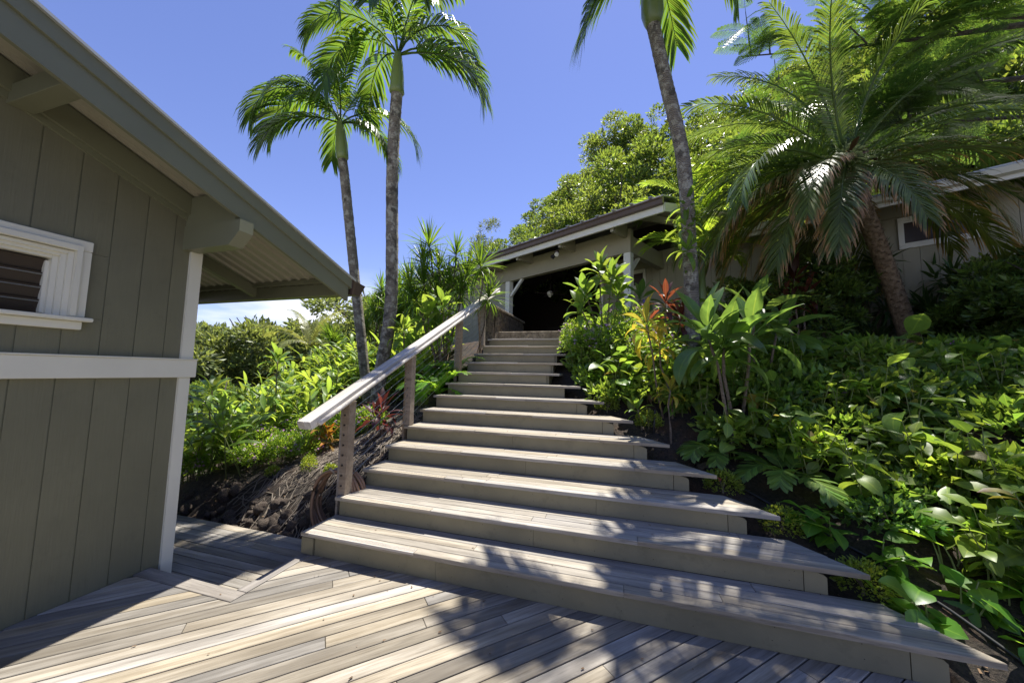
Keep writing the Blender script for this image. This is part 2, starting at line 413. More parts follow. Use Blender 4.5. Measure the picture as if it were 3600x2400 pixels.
# ------------------------------------------------------------------ railing
rl=thing('stair_railing','weathered timber handrail on four posts with steel cables, left of the stairs','railing',(.03,.4,.33))
SL=.47
def zr(y): return 1.055+SL*(y+.045)
dirv=Vector((0,1,SL)).normalized(); nrm=Vector((0,-SL,1)).normalized()
def slab(x0,x1,ya,yb,dz0,dz1,c=.004):
    """board along the slope; local x runs along it"""
    L=(yb-ya)*math.sqrt(1+SL*SL); b=MB().cbox(0,L,x0,x1,dz0,dz1,c)
    Mx=Matrix((( 0,-1,0,0),(dirv.y,0,nrm.y,ya),(dirv.z,0,nrm.z,zr(ya)),(0,0,0,1)))
    for i,v in enumerate(b.v): b.v[i]=(v[0],-v[1],v[2])
    b.f=[f[::-1] for f in b.f]
    return b,Mx
for nm,x0,x1 in (('handrail_board',-.075,-.006),('handrail_board',-.003,.062)):
    b,Mx=slab(x0,x1,-.045,4.74,-.075,0); part(nm,b,M_rail,rl,M=Mx)
y0=.03; part('round_grip',MB().tube([(.088,y0+t*(4.62-y0)/24,zr(y0+t*(4.62-y0)/24)-.052) for t in range(25)],.021,12),M_rail,rl,True)
posts=[(.402,RZ*2),(1.43,RZ*5),(2.80,RZ*9),(3.83,RZ*12)]
for i,(py,pz) in enumerate(posts):
    po=part('post',MB().cbox(-.012,.062,0,.09,0,zr(py)-.07-pz,.006),M_post,rl,M=T(0,py,pz))
    tp=zr(py)-.07-pz
    part('post',MB().cbox(-.034,-.0125,.0,.088,-.35,tp-.012,.004),M_post,rl,M=T(0,py,pz))
    for k in range(8):
        bz=pz+.085+k*.0925
        b=MB().tube([(.018,py-.010,bz),(.018,py+.002,bz)],.0085,8); part('bolt',b,M_bolt,po) if i==0 else part('bolt',MB().tube([(.018,py-.003,bz),(.018,py+.002,bz)],.005,6),M_bolt,po)
for k in range(8):
    z0=RZ*2+.085+k*.0925
    part('cable',MB().tube([(.018,.40,z0),(.018,4.0,z0+SL*3.6)],.0024,6),M_steel,rl)
for py in (1.0,2.1,3.3):
    part('grip_bracket',MB().tube([(.03,py,zr(py)-.082),(.07,py,zr(py)-.088),(.088,py,zr(py)-.07)],.006,6),M_steel,rl)
# hose coil on a stake
hc=Vector((-.205,.56,.20)); hs_=tag(link('hose_stake',None),'short wooden stake with a hook behind the first rail post','stake'); hs_.location=(-.10,.60,.2)
part('stake',MB().cbox(-.125,-.080,.60,.64,.0,.66,.004),M_post,hs_); part('hook',MB().tube([(-.10,.60,.50),(-.10,.54,.49),(-.11,.46,.50),(-.12,.40,.56)],.012,8),M_post,hs_,True)
hz=thing('garden_hose','coiled brown garden hose hanging behind the first rail post','hose',(-.11,.50,.1))
for k in range(6):
    a0=.24+.013*(k%3)+rs.uniform(-.01,.01); b0=.30+rs.uniform(-.02,.02); yk=.45+.026*k
    pts=[]
    for t in range(37):
        an=2*math.pi*t/36; pts.append((-.115+a0*math.sin(an)*.80+.012*math.sin(an*3+k),yk+.06*math.sin(an),.50-b0*.9+b0*(.98*math.cos(an))+.03*math.cos(an)*0))
    part('coil',MB().tube(pts,.0145,8,False),M_hose,hz,True)
# ------------------------------------------------------------------ near house (left)
nh=thing('near_house','olive green timber house with white trim at the left edge of the picture','house',(-1.5,-1.5,-.17))
XW=-.88; CY=-.375
def zroof(y): return 2.739-.355*y
# grooved wall boards, upper and lower storey of cladding
g0=-.555
edges=[CY]+[g0-.1775*k for k in range(0,26)]
for a,b in zip(edges,edges[1:]):
    zt=zroof((a+b)/2)-.20
    # sloped top
    if b<-1.06 and a>-1.96:      # cut round the window
        bb,aa=max(b,-1.97) if b>-2.0 else b,a
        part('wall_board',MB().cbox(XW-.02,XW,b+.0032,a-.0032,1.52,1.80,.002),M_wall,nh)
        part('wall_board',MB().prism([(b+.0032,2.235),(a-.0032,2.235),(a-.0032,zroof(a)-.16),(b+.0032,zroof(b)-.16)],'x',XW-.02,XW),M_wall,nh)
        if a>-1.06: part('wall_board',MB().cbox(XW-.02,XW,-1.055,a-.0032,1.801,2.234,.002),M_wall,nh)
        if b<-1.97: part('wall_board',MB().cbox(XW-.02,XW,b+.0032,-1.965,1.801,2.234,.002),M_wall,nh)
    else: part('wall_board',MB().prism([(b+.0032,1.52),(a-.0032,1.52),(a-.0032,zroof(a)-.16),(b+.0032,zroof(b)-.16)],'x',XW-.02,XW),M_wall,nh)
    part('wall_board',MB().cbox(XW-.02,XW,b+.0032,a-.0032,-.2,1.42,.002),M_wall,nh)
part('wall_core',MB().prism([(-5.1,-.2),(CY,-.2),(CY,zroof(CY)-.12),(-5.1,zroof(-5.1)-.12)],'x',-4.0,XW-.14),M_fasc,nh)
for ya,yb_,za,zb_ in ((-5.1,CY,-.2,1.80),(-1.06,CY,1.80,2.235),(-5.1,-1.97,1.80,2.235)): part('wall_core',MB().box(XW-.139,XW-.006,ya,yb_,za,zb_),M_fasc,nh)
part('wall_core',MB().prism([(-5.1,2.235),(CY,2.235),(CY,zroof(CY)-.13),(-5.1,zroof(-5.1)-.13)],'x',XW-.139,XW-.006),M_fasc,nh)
part('corner_board',MB().cbox(XW-.09,XW+.022,-.445,CY+.014,1.553,2.455,.003),M_white,nh)
part('corner_board',MB().cbox(XW-.09,XW+.022,-.445,CY+.006,-.19,1.405,.003),M_white,nh)
part('band_board',MB().cbox(XW-.10,XW+.035,-5.0,-.338,1.406,1.545,.003),M_white,nh)
part('band_cap',MB().cbox(XW-.10,XW+.043,-5.0,-.334,1.5455,1.556,.002),M_white,nh)
# louvre window
win=part('window',MB().cbox(XW-.03,XW+.022,-1.003,-.94,1.815,2.305,.003),M_white,nh) if False else None
wy0,wy1=-2.02,-1.003
wn=part('window',MB().cbox(XW-.03,XW+.026,wy0,wy1,2.235,2.303,.004),M_white,nh)   # head casing
part('casing',MB().cbox(XW-.03,XW+.024,-1.055,wy1-.001,1.80,2.234,.004),M_white,wn)
part('casing',MB().cbox(XW-.03,XW+.024,wy0,wy0+.055,1.80,2.234,.004),M_white,wn)
part('inner_stop',MB().cbox(XW-.03,XW+.044,-1.078,-1.052,1.80,2.262,.003),M_white,wn)
part('inner_stop',MB().cbox(XW-.03,XW+.042,wy0+.05,-1.053,2.225,2.262,.003),M_white,wn)
for k,(d,wd) in enumerate(((.014,.026),(.0,.024),(-.018,.02))):
    o=.026*k
    part('jamb',MB().cbox(XW-.09,XW+d,-1.104-o,-1.079-o,1.80,2.222-o*.6,.002),M_white,wn)
    part('jamb',MB().cbox(XW-.09,XW+d,wy0+.06,-1.105-o,2.197-o*.8,2.221-o*.8,.002),M_white,wn)
part('sill',MB().cbox(XW-.05,XW+.062,wy0-.02,-.978,1.772,1.797,.004),M_white,wn)
part('apron',MB().cbox(XW-.02,XW+.030,wy0,wy1-.012,1.718,1.771,.004),M_white,wn)
part('jalousie_clip',MB().cbox(XW-.075,XW-.045,-1.172,-1.152,1.81,2.14,.002),M_white,wn)
for k in range(4):
    zc=1.845+k*.085
    b=MB().prism([(-.004,-.05),(.004,-.05),(.004,.05),(-.004,.05)],'y',wy0+.07,-1.165)
    part('louvre_pane',b,M_glass,wn,M=T(XW-.075,0,zc)@Matrix.Rotation(R_(18),4,'Y'))
    part('pane_edge',MB().cbox(XW-.062,XW-.054,wy0+.07,-1.165,zc-.054,zc-.047,.001),M_steel,wn)
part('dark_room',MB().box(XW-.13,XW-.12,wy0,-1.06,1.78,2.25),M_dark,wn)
# frieze, rafter on the wall
def sl_board(x0,x1,ya,yb,lo,hi,mat=M_fasc,nm='rake_board',th=nh):
    return part(nm,MB().prism([(ya,zroof(ya)+lo),(yb,zroof(yb)+lo),(yb,zroof(yb)+hi),(ya,zroof(ya)+hi)],'x',x0,x1),mat,th)
sl_board(XW-.01,XW+.018,-5,-.47,-.232,-.19,M_fasc,'frieze')
sl_board(XW-.01,XW+.042,-5,-.44,-.188,-.03,M_fasc,'wall_rafter')
# outrigger beam with a raked end, block above it, far lookout
part('outrigger_beam',MB().prism([(XW-.1,2.432),(-.372,2.432),(-.268,2.535),(-.268,2.628),(XW-.1,2.628)],'y',-.496,-.39),M_fasc,nh)
part('lookout_block',MB().prism([(XW-.05,2.631),(-.335,2.631),(-.335,2.868),(XW-.05,2.868)],'y',-.489,-.405),M_fasc,nh)
part('lookout',MB().cbox(XW,-.335,-1.41,-1.31,2.985,3.10,.003),M_fasc,nh)
part('lookout',MB().cbox(XW,-.335,-2.30,-2.20,3.30,3.42,.003),M_fasc,nh)
# rake fascia in two boards, metal edge
sl_board(-.330,-.300,-5,.70,-.262,-.108,M_fasc,'rake_board')
sl_board(-.332,-.282,-5,.745,-.107,-.012,M_fasc,'rake_board')
sl_board(-.345,-.262,-5,.765,-.0115,.006,M_roof,'metal_edge')
sl_board(-.400,-.332,-5,.69,-.30,-.22,M_fasc,'fly_rafter') if False else None
# ribbed roof sheet
rf=MB(); prof=[]; x=-5.0
while x<-.36:
    prof+=[(x,0),(x+.085,0),(x+.095,-.022),(x+.122,-.022),(x+.132,0)]; x+=.132
prof=[(min(a,-.336),b) for a,b in prof]
n=len(prof); vs=[]
for y in (-5.0,.76):
    for a,b in prof: vs.append((a,y,zroof(y)-.014+b))
for y in (-5.0,.76):
    for a,b in prof: vs.append((a,y,zroof(y)-.004))
fs=[(i,i+1,n+i+1,n+i)[::-1] for i in range(n-1)]+[(2*n+i,2*n+i+1,3*n+i+1,3*n+i) for i in range(n-1)]
part('roof_sheet',rf.add(vs,fs),M_soff,nh)
# rafters and eave boards
for xr_ in (-1.68,-2.75,-3.8): sl_board(xr_,xr_+.06,-.6,.695,-.165,-.045,M_fasc,'rafter')
part('eave_board',MB().cbox(-5,-.333,.697,.727,2.300,2.432,.003),M_fasc,nh)
part('eave_board',MB().cbox(-5,-.334,.640,.696,2.434,2.485,.003),M_fasc,nh)
# gutter with end cap
gp=[(.745,2.455),(.748,2.455),(.748,2.318),(.845,2.318),(.872,2.36),(.925,2.445),(.935,2.445),(.93,2.452),(.915,2.452),(.862,2.362),(.84,2.322),(.752,2.322)]
part('gutter',MB().prism([(.745,2.46),(.745,2.312),(.845,2.312),(.93,2.44),(.93,2.447),(.92,2.447),(.838,2.32),(.753,2.32),(.753,2.46)],'x',-5,-.285),M_gut,nh)
part('gutter_end',MB().prism([(.742,2.465),(.742,2.307),(.848,2.307),(.936,2.444)],'x',-.284,-.277),M_gut,nh)
part('gutter_strap',MB().cbox(-.30,-.268,.728,.744,2.30,2.475,.002),M_gut,nh)
# ------------------------------------------------------------------ far house (upper right): own frame, u along the facade to the left, v behind it
fh=thing('far_house','olive bungalow with open veranda and brown gutter above the stairs','house',(2.636,5.873,2.3))
MF=Matrix(((FD[0],-FN[0],0,PR[0]),(FD[1],-FN[1],0,PR[1]),(0,0,1,0),(0,0,0,1)))
def fpart(nm,mb,mat,th=fh,smooth=False):
    return part(nm,mb,mat,th,smooth,M=MF)
fz=2.33
def fbox(nm,u0,u1,v0,v1,z0,z1,mat,th=fh,c=.004): return fpart(nm,MB().cbox(u0,u1,v0,v1,z0,z1,c),mat,th)
fbox('floor_slab',-.2,11,.0,3.8,2.0,fz,M_conc)
fbox('post',-.165,0,0,.15,fz,4.25,M_whiteF); fbox('post',3.75,3.93,0,.15,fz,4.25,M_whiteF)
fbox('post',1.60,1.70,1.74,1.86,fz,4.25,M_whiteF)
def brace(u0,z0,u1,z1,v,wd=.075):
    d=Vector((u1-u0,0,z1-z0)).normalized(); n_=Vector((-d.z,0,d.x))*wd/2
    P=[(u0+n_.x,z0+n_.z),(u1+n_.x,z1+n_.z),(u1-n_.x,z1-n_.z),(u0-n_.x,z0-n_.z)]
    fpart('brace',MB().prism(P,'y',v,v+.07),M_whiteF)
brace(.0,3.83,.45,4.26,.04); brace(3.75,3.80,3.27,4.26,.04)
fpart('brace',MB().prism([(.15,3.80),(.15,3.90),(.50,4.25),(.60,4.25)],'x',-.12,-.05),M_whiteF)
fbox('header_beam',-.17,11.2,-.002,.16,4.25,4.515,M_beamF); fbox('upper_beam',-.165,11.2,.012,.15,4.517,4.80,M_beamF)
fbox('side_beam',-.168,-.02,.161,1.80,4.25,4.50,M_beamF); fbox('side_beam',-.150,-.03,.161,1.80,4.502,4.66,M_beamF)
def vroof(v): return 4.90+.30*(v+.65)
def gwall(u0,u1,v,z0,z1,mat=M_wallF):
    u=u0
    while u<u1-.02:
        e=min(u+.203,u1); fpart('wall_board',MB().cbox(u+.003,e-.003,v,v+.02,z0,z1,.002),mat); u=e
    fbox('wall_core',u0,u1,v+.02,v+.06,z0,z1,mat)
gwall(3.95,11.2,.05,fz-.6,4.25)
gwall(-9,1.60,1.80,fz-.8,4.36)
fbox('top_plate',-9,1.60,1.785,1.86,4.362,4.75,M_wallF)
def fwin(u0,u1,z0,z1,v):
    w_=fbox('window',u0,u1,v-.03,v,z1-.07,z1,M_whiteF)
    fbox('frame',u0,u1,v-.03,v,z0,z0+.07,M_whiteF,w_); fbox('frame',u0,u0+.07,v-.029,v,z0+.071,z1-.071,M_whiteF,w_); fbox('frame',u1-.07,u1,v-.029,v,z0+.071,z1-.071,M_whiteF,w_)
    fbox('sash',u0+.071,u1-.071,v-.016,v-.004,z0+.071,z0+.10,M_whiteF,w_); fbox('sash',u0+.071,u1-.071,v-.016,v-.004,z1-.10,z1-.071,M_whiteF,w_)
    fbox('pane',u0+.071,u1-.071,v-.010,v-.003,z0+.09,z1-.09,M_glass,w_)
fwin(.31,1.28,3.83,4.355,1.80); fwin(-3.55,-2.75,3.75,4.33,1.80); fwin(-5.18,-4.3,3.77,4.33,1.80)
# dark room behind the veranda
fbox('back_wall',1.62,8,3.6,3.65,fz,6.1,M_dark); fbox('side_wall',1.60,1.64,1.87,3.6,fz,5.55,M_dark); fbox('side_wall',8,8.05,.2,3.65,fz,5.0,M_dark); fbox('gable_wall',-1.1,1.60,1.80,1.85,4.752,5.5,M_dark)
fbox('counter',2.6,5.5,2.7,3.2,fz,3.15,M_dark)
# roof: eave, fascia, gutter, sheet and rib ends
fbox('fascia',-1.18,11.5,-.65,-.60,4.64,4.83,M_whiteF)
gut=[(-.655,4.775),(-.655,4.925),(-.66,4.925),(-.745,4.925),(-.755,4.912),(-.755,4.895),(-.735,4.865),(-.72,4.79),(-.71,4.775)]
fpart('gutter',MB().prism(gut,'x',-1.2,11.5),M_gut)
fpart('roof_sheet',MB().prism([(-.70,4.936),(4.0,vroof(4.0)),(4.0,vroof(4.0)+.03),(-.70,4.962)],'x',-1.2,11.5),M_roof)
fpart('ceiling',MB().prism([(-.59,4.84),(3.9,vroof(3.9)-.12),(3.9,vroof(3.9)-.09),(-.59,4.87)],'x',-1.15,11.4),M_beamF)
u=-1.0
while u<11.4:
    fpart('roof_rib',MB().prism([(-.76,4.955),(-.70,4.962),(3.9,vroof(3.9)+.028),(3.9,vroof(3.9)+.06),(-.70,4.985),(-.76,4.975)],'x',u,u+.07),M_roof); u+=.40
for u in (-.05,1.38,2.85,4.10,5.5,6.9,8.3,9.7):
    fpart('rafter_tail',MB().prism([(-.598,4.835),(-.46,4.60),(.01,4.60),(.01,4.90)],'x',u-.04,u+.05),M_beamF)
    fpart('rafter_foot',MB().cbox(u-.03,u+.04,-.598,-.50,4.57,4.63,.003),M_beamF)
# open corner of the roof to the right of the veranda
fpart('hip_rafter',MB().prism([(-.6,4.70),(2.2,4.70+.84*.8),(2.2,4.85+.84*.8),(-.6,4.84)],'x',-.62,-.54),M_beamF)
fpart('rake_board',MB().prism([(-.6,4.66),(1.9,4.66+.75),(1.9,4.85+.75),(-.6,4.84)],'x',-1.20,-1.16),M_whiteF)
# right wing roof
fbox('fascia',-9.5,-1.19,1.10,1.14,4.37,4.50,M_whiteF)
fpart('gutter',MB().prism([(1.095,4.43),(1.095,4.545),(1.0,4.545),(.985,4.53),(1.02,4.45)],'x',-9.5,-1.19),M_whiteF)
fpart('roof_sheet',MB().prism([(1.0,4.548),(4.0,5.43),(4.0,5.46),(1.0,4.575)],'x',-9.5,-1.19),M_roof)
fpart('soffit',MB().prism([(1.14,4.46),(1.79,4.65),(1.79,4.67),(1.14,4.49)],'x',-9.5,-1.19),M_beamF)
# spot lamps under the eave
sp_=fpart('spot_lamp',MB().tube([(1.63,-.38,4.60),(1.63,-.38,4.545)],.055,12),M_gut)
fpart('lamp_head',MB().tube([(1.60,-.40,4.545),(1.57,-.46,4.49),(1.55,-.50,4.45)],[.022,.048,.056],12),M_whiteF,sp_); fpart('lamp_head',MB().tube([(1.66,-.38,4.545),(1.70,-.42,4.47),(1.73,-.45,4.42)],[.022,.048,.056],12),M_black,sp_)
# ceiling fan in the veranda
fo=MF@Vector((3.15,1.2,4.0)); fan=thing('ceiling_fan','small pale ceiling fan hanging in the dark veranda','fan',fo)
fpart('down_rod',MB().tube([(3.15,1.2,4.02),(3.15,1.2,5.2)],.015,8),M_dark,fan); fpart('motor',MB().tube([(3.15,1.2,4.06),(3.15,1.2,4.02),(3.15,1.2,3.94),(3.15,1.2,3.92)],[.05,.10,.10,.05],14),M_white,fan)
for k in range(4):
    a=k*math.pi/2+.5; d=Vector((math.cos(a),math.sin(a),0)); s_=Vector((-d.y,d.x,0)); c_=Vector((3.15,1.2,3.97))
    fpart('blade',MB().add([c_+d*.12+s_*.04,c_+d*.5+s_*.06,c_+d*.5-s_*.06,c_+d*.12-s_*.04,c_+d*.12+s_*.04+Vector((0,0,.008)),c_+d*.5+s_*.06+Vector((0,0,.008)),c_+d*.5-s_*.06+Vector((0,0,.008)),c_+d*.12-s_*.04+Vector((0,0,.008))],[(0,1,2,3),(7,6,5,4),(0,4,5,1),(1,5,6,2),(2,6,7,3),(3,7,4,0)]),M_gut,fan)
fpart('lamp_bowl',MB().tube([(3.15,1.2,3.92),(3.15,1.2,3.90),(3.15,1.2,3.86)],[.07,.065,.02],12),M_white,fan)
# rough stone wing wall with concrete coping on the left of the landing
ww=thing('stone_wing_wall','low rough stone wall with concrete coping beside the stair head','wall',(0,5.4,2))
b=MB(); ny,nz=26,8; X0,X1=-.10,.105
for face,xx in ((0,X1),(1,X0)):
    vs=[];fs=[]
    for j in range(nz+1):
        for i in range(ny+1):
            y=4.33+2.25*i/ny; z=1.95+.83*j/nz; vs.append((xx+(.03 if face==0 else -.03)*noise.noise((y*7,z*7,face)),y,z))
    for j in range(nz):
        for i in range(ny):
            a=j*(ny+1)+i; q=(a,a+1,a+ny+2,a+ny+1); fs.append(q if face==0 else q[::-1])
    b.add(vs,fs)
b.box(X0+.02,X1-.02,4.31,6.58,1.9,2.77); part('stonework',b,M_stone,ww)
part('coping',MB().cbox(X0-.03,X1+.035,4.29,6.62,2.782,2.835,.01),M_conc,ww)
part('end_pier',MB().cbox(-.10,.09,4.29,4.33,1.9,2.78,.01),M_stone,ww)
# ------------------------------------------------------------------ leaf and frond shapes
def leaf(name,L,W,mat,seg=6,curl=40,fold=.25,a=.7,b=1.1,pet=0.,wave=.0,seed=0):
    """leaf along +x that bends towards -z; pet = stalk length as a share of L"""
    r=random.Random(seed); m=MB(); vs=[];uv=[];fs=[]; x=z=0.; ang=0.
    pk=(a/(a+b))**a*(b/(a+b))**b; n=seg
    for i in range(n+1):
        t=i/n
        if pet and t<pet: w=.045*W
        else:
            q=(t-pet)/(1-pet); w=W/2*max(.03,(q**a*(1-q)**b)/pk) if 0<q<1 else W/2*(.05 if q<=0 else .02)
        wv=wave*W*math.sin(t*9+seed)
        dy,dz=math.cos(ang),0
        for k,(s_,v) in enumerate(((-1,0.),(0,.5),(1,1.))):
            vs.append((x-math.sin(ang)*0, s_*w, z+abs(s_)*(fold*w+wv*s_))); uv.append((t,v))
        ang-=R_(curl)/n*(.4+1.2*t); x+=L/n*math.cos(ang); z+=L/n*math.sin(ang)
    for i in range(n):
        for k in range(2): fs.append((3*i+k,3*i+k+1,3*i+4+k,3*i+3+k))
    return m.add(vs,fs,uv).mesh(name,mat,True)
def frond(name,L,mat,el=50,curl=110,n=46,ll=.4,lw=.03,fan=60,vee=20,droop=.35,t0=.14,seed=0,rr=.014,power=1.4,jag=.12):
    """feather frond that leaves the origin along +x at elevation el and bends down by curl degrees"""
    r=random.Random(seed); m=MB(); ns=40; P=[];Tn=[]
    p=Vector((0,0,0))
    for i in range(ns+1):
        t=i/ns; an=R_(el-curl*t**power); d=Vector((math.cos(an),0,math.sin(an))); P.append(p.copy()); Tn.append(d); p=p+d*(L/ns)
    step=5; idx=list(range(0,ns+1,step)); m.tube([P[i] for i in idx],[rr*(1-.85*i/ns) for i in idx],5)
    m.uv=[(.1,.5)]*len(m.v)
    vs=[];fs=[];uv=[]
    for k in range(n):
        t=t0+(1-t0)*(k+.5)/n; i=min(ns-1,int(t*ns)); fr=t*ns-i; q=P[i].lerp(P[i+1],fr); tg=Tn[i]; upv=Vector((-tg.z,0,tg.x))
        prof=math.sin(math.pi*min(1,.12+.80*((t-t0)/(1-t0))**.8))**.55
        for sg in (-1,1):
            ln=ll*prof*(1+jag*r.uniform(-1,1)); f=R_(fan*(1-.45*t)+r.uniform(-5,5)); ve=R_(vee+r.uniform(-8,8))
            d=(tg*math.cos(f)+Vector((0,sg,0))*math.sin(f)*math.cos(ve)+upv*math.sin(f)*math.sin(ve)).normalized()
            sd_=d.cross(upv).normalized()*(lw/2); g=Vector((0,0,-1))*droop*ln
            a=q; mid=q+d*ln*.5+g*.22; c=q+d*ln*.82+g*.70; e=q+d*ln*.97+g*1.25
            b0=len(vs); vs+=[a-sd_*.5,a+sd_*.5,mid-sd_,mid+sd_,c-sd_*.7,c+sd_*.7,e]
            uv+=[(0.05,.3),(0.05,.7),(.45,.2),(.45,.8),(.78,.2),(.78,.8),(1,.5)]
            fs+=[(b0,b0+1,b0+3,b0+2),(b0+2,b0+3,b0+5,b0+4),(b0+4,b0+5,b0+6)]
    m.add(vs,fs,uv)
    return m.mesh(name,mat,True)
def RZm(a): return Matrix.Rotation(R_(a),4,'Z')
def orient(p,az,el,roll=0,s=1.):
    return T(*p)@Matrix.Rotation(R_(az),4,'Z')@Matrix.Rotation(R_(-el),4,'Y')@Matrix.Rotation(R_(roll),4,'X')@Matrix.Scale(s,4)
# ------------------------------------------------------------------ foliage materials
L_ti=leafm('ti_leaf_green',(.095,.190,.030),(.40,.55,.06),tw=.5,var=.3,rough=.38)
L_tid=leafm('ti_leaf_deep',(.085,.160,.036),(.27,.42,.06),tw=.42,var=.3,rough=.34)
L_tiy=leafm('ti_leaf_yellow',(0.2415,0.2645,0.0403),(0.713,0.667,0.069),tw=.45,var=.35,rough=.4,edge=(.42,.20,.06),tip=(.45,.30,.05),tip_at=.95)
L_tir=leafm('ti_leaf_red',(.080,.030,.022),(.30,.08,.035),tw=.45,var=.45,rough=.34)
L_cro=leafm('croton_leaf',(0.2875,0.184,0.0345),(0.7475,0.3795,0.046),tw=.45,var=.5,rough=.4,tip=(.40,.10,.02),tip_at=.9)
L_gin=leafm('ginger_leaf',(.125,.225,.032),(.46,.60,.065),tw=.5,var=.38,rough=.42)
L_brd=leafm("broad_leaf",(.110,.195,.036),(.38,.58,.06),tw=.38,var=.42,rough=.40)
L_brd2=leafm('broad_leaf_light',(.155,.235,.040),(.46,.62,.06),tw=.42,var=.35,rough=.42)
L_old=leafm('broad_leaf_old',(.26,.22,.05),(.50,.42,.07),tw=.4,var=.4,rough=.5,tip=(.14,.07,.03),tip_at=.85)
L_pot=leafm('pothos_leaf',(0.09,0.2175,0.03),(0.392,0.672,0.056),tw=.42,var=.3,rough=.34)
L_small=leafm('small_leaf',(0.135,0.2497,0.0297),(0.5376,0.7424,0.064),tw=.42,var=.45,rough=.4)
L_smalld=leafm('small_dark_leaf',(0.064,0.136,0.032),(0.2368,0.444,0.0518),tw=.35,var=.45,rough=.36)
L_tree=leafm('tree_leaf',(0.0878,0.1553,0.0324),(0.3456,0.4608,0.0512),tw=.38,var=.55,rough=.40)
L_treey=leafm('tree_leaf_olive',(.120,.170,.036),(.40,.50,.06),tw=.40,var=.5,rough=.42)
L_treed=leafm('tree_leaf_far',(.125,.165,.055),(.40,.47,.09),tw=.35,var=.5,rough=.5)
L_palm=leafm('palm_leaflet',(.040,.095,.018),(.22,.36,.03),tw=.45,var=.3,rough=.34,rib=.2)
L_date=leafm('date_leaflet',(.085,.145,.030),(.30,.42,.05),tw=.32,var=.3,rough=.30,rib=.1)
L_dateo=leafm('date_leaflet_old',(.105,.145,.032),(.34,.40,.05),tip=(.36,.20,.085),tip_at=.84,tw=.32,var=.3,rough=.33,rib=.1)
L_areca=leafm('areca_leaflet',(0.1265,0.23,0.0253),(0.575,0.759,0.0575),tw=.5,var=.3,rough=.4,rib=.1)
L_coco=leafm('coco_leaflet',(0.184,0.207,0.0517),(0.483,0.506,0.092),tw=.4,var=.35,rough=.35,rib=.2)
L_drac=leafm('dracaena_leaf',(.060,.125,.017),(.26,.41,.03),tw=.45,var=.35,rough=.38,rib=.1)
L_pleo=leafm('striped_leaf',(0.051,0.1105,0.034),(0.156,0.2808,0.0468),tw=.3,var=.3,rough=.36,edge=(.22,.25,.09))
L_fea=leafm('feather_leaflet',(.050,.105,.020),(.17,.30,.03),tw=.45,var=.4,rough=.45,rib=0)
L_fern=leafm('fern_leaf',(0.1063,0.25,0.0275),(0.475,0.75,0.0625),tw=.48,var=.3,rough=.42)
L_ixo=leafm('ixora_leaf',(0.138,0.207,0.0253),(0.552,0.6325,0.0575),tw=.42,var=.4,rough=.38)
F_pink=plain('pink_petal',(.55,.27,.52),.6); F_vio=plain('violet_petal',(.12,.07,.38),.6); F_red=plain('red_petal',(.60,.06,.02),.6)
F_mag=plain('magenta_petal',(.50,.12,.42),.6)
M_stem=paint('green_stem',(.16,.19,.06),.6,.2,.3); M_cane=stone_mat('cane_bark',(.13,.10,.07),(.27,.215,.16),30,(.06,.045,.03))
M_shaft=paint('palm_crownshaft',(.17,.23,.075),.35,.15,.1)
M_bark=stone_mat('tree_bark',(.06,.05,.038),(.14,.12,.095),14,(.025,.02,.015))
def palm_bark(name,dk,lt,spot):
    N=NT(name); v=N.coords('Object',None); sp=N.n('ShaderNodeSeparateXYZ'); N.l(v,sp.inputs[0])
    wv=N.n('ShaderNodeTexWave',iScale=13.,iDistortion=6.,iDetail=3); wv.bands_direction='Z'; N.l(v,wv.inputs[0])
    a=N.noise(v,11,6,.65); b=N.noise(v,24,4,.6)
    c=N.mix(N.rng(wv.outputs[1],.1,.8,0,1),dk,lt); c=N.mix(N.rng(a,.50,.58,0,.9),c,spot); c=N.mix(N.rng(N.noise(v,6,5,.6),.54,.62,0,.8),c,tuple(x*.4 for x in dk))
    N.l(c,N.b.inputs['Base Color']); N.b.inputs['Roughness'].default_value=.9; N.bump(N.math('ADD',wv.outputs[1],b),.6,.012); return N.m
M_pb=palm_bark('palm_bark',(.125,.108,.085),(.225,.20,.16),(.36,.35,.285))
M_datebark=stone_mat('date_palm_bark',(.21,.145,.088),(.40,.30,.195),12,(.08,.05,.03))
# ------------------------------------------------------------------ tall feather palms
def tall_palm(label,pts,r0,r1,shaft,fronds,sr=.1,fs=1.):
    """pts trunk path; shaft = top of the green crownshaft"""
    base=Vector(pts[0]); th=thing('tall_palm',label,'palm tree',base,'tall feather palms beside the stairs')
    P=[]; n=44
    from mathutils import geometry
    vv=[Vector(p) for p in pts]
    for k in range(len(vv)-1):
        a=vv[max(k-1,0)]; b=vv[k]; c=vv[k+1]; d=vv[min(k+2,len(vv)-1)]
        for i in range(12):
            t=i/12; P.append(.5*((2*b)+(c-a)*t+(2*a-5*b+4*c-d)*t*t+(3*b-a-3*c+d)*t**3))
    P.append(vv[-1]); m=len(P)
    # ringed trunk
    m2=MB(); Q=[];rad=[]
    for i in range(m*3-2):
        t=i/(m*3-3); f=t*(m-1); k=min(int(f),m-2); Q.append(P[k].lerp(P[k+1],f-k)); rad.append((r0+(r1-r0)*t+.5*r0*max(0,1-t*9)**2)*(1+.02*(1 if i%3==0 else -.5)))
    part('trunk',m2.tube(Q,rad,14,True,.05),M_pb,th,True)
    a=vv[-1]; b=Vector(shaft); ax=(b-a)
    part('crownshaft',MB().tube([a+ax*t for t in (-.02,.03,.15,.4,.7,1.,1.12)],[r1*1.05,r1*1.35,sr*1.05,sr,sr*.82,sr*.55,.02],14),M_shaft,th,True)
    for (me,az,s) in fronds:
        part('frond',me,None,th,M=T(*(b-ax*.03))@RZm(az)@Matrix.Rotation(R_(random.uniform(-14,14)),4,'X')@Matrix.Scale(s*fs,4))
    return th
V={}
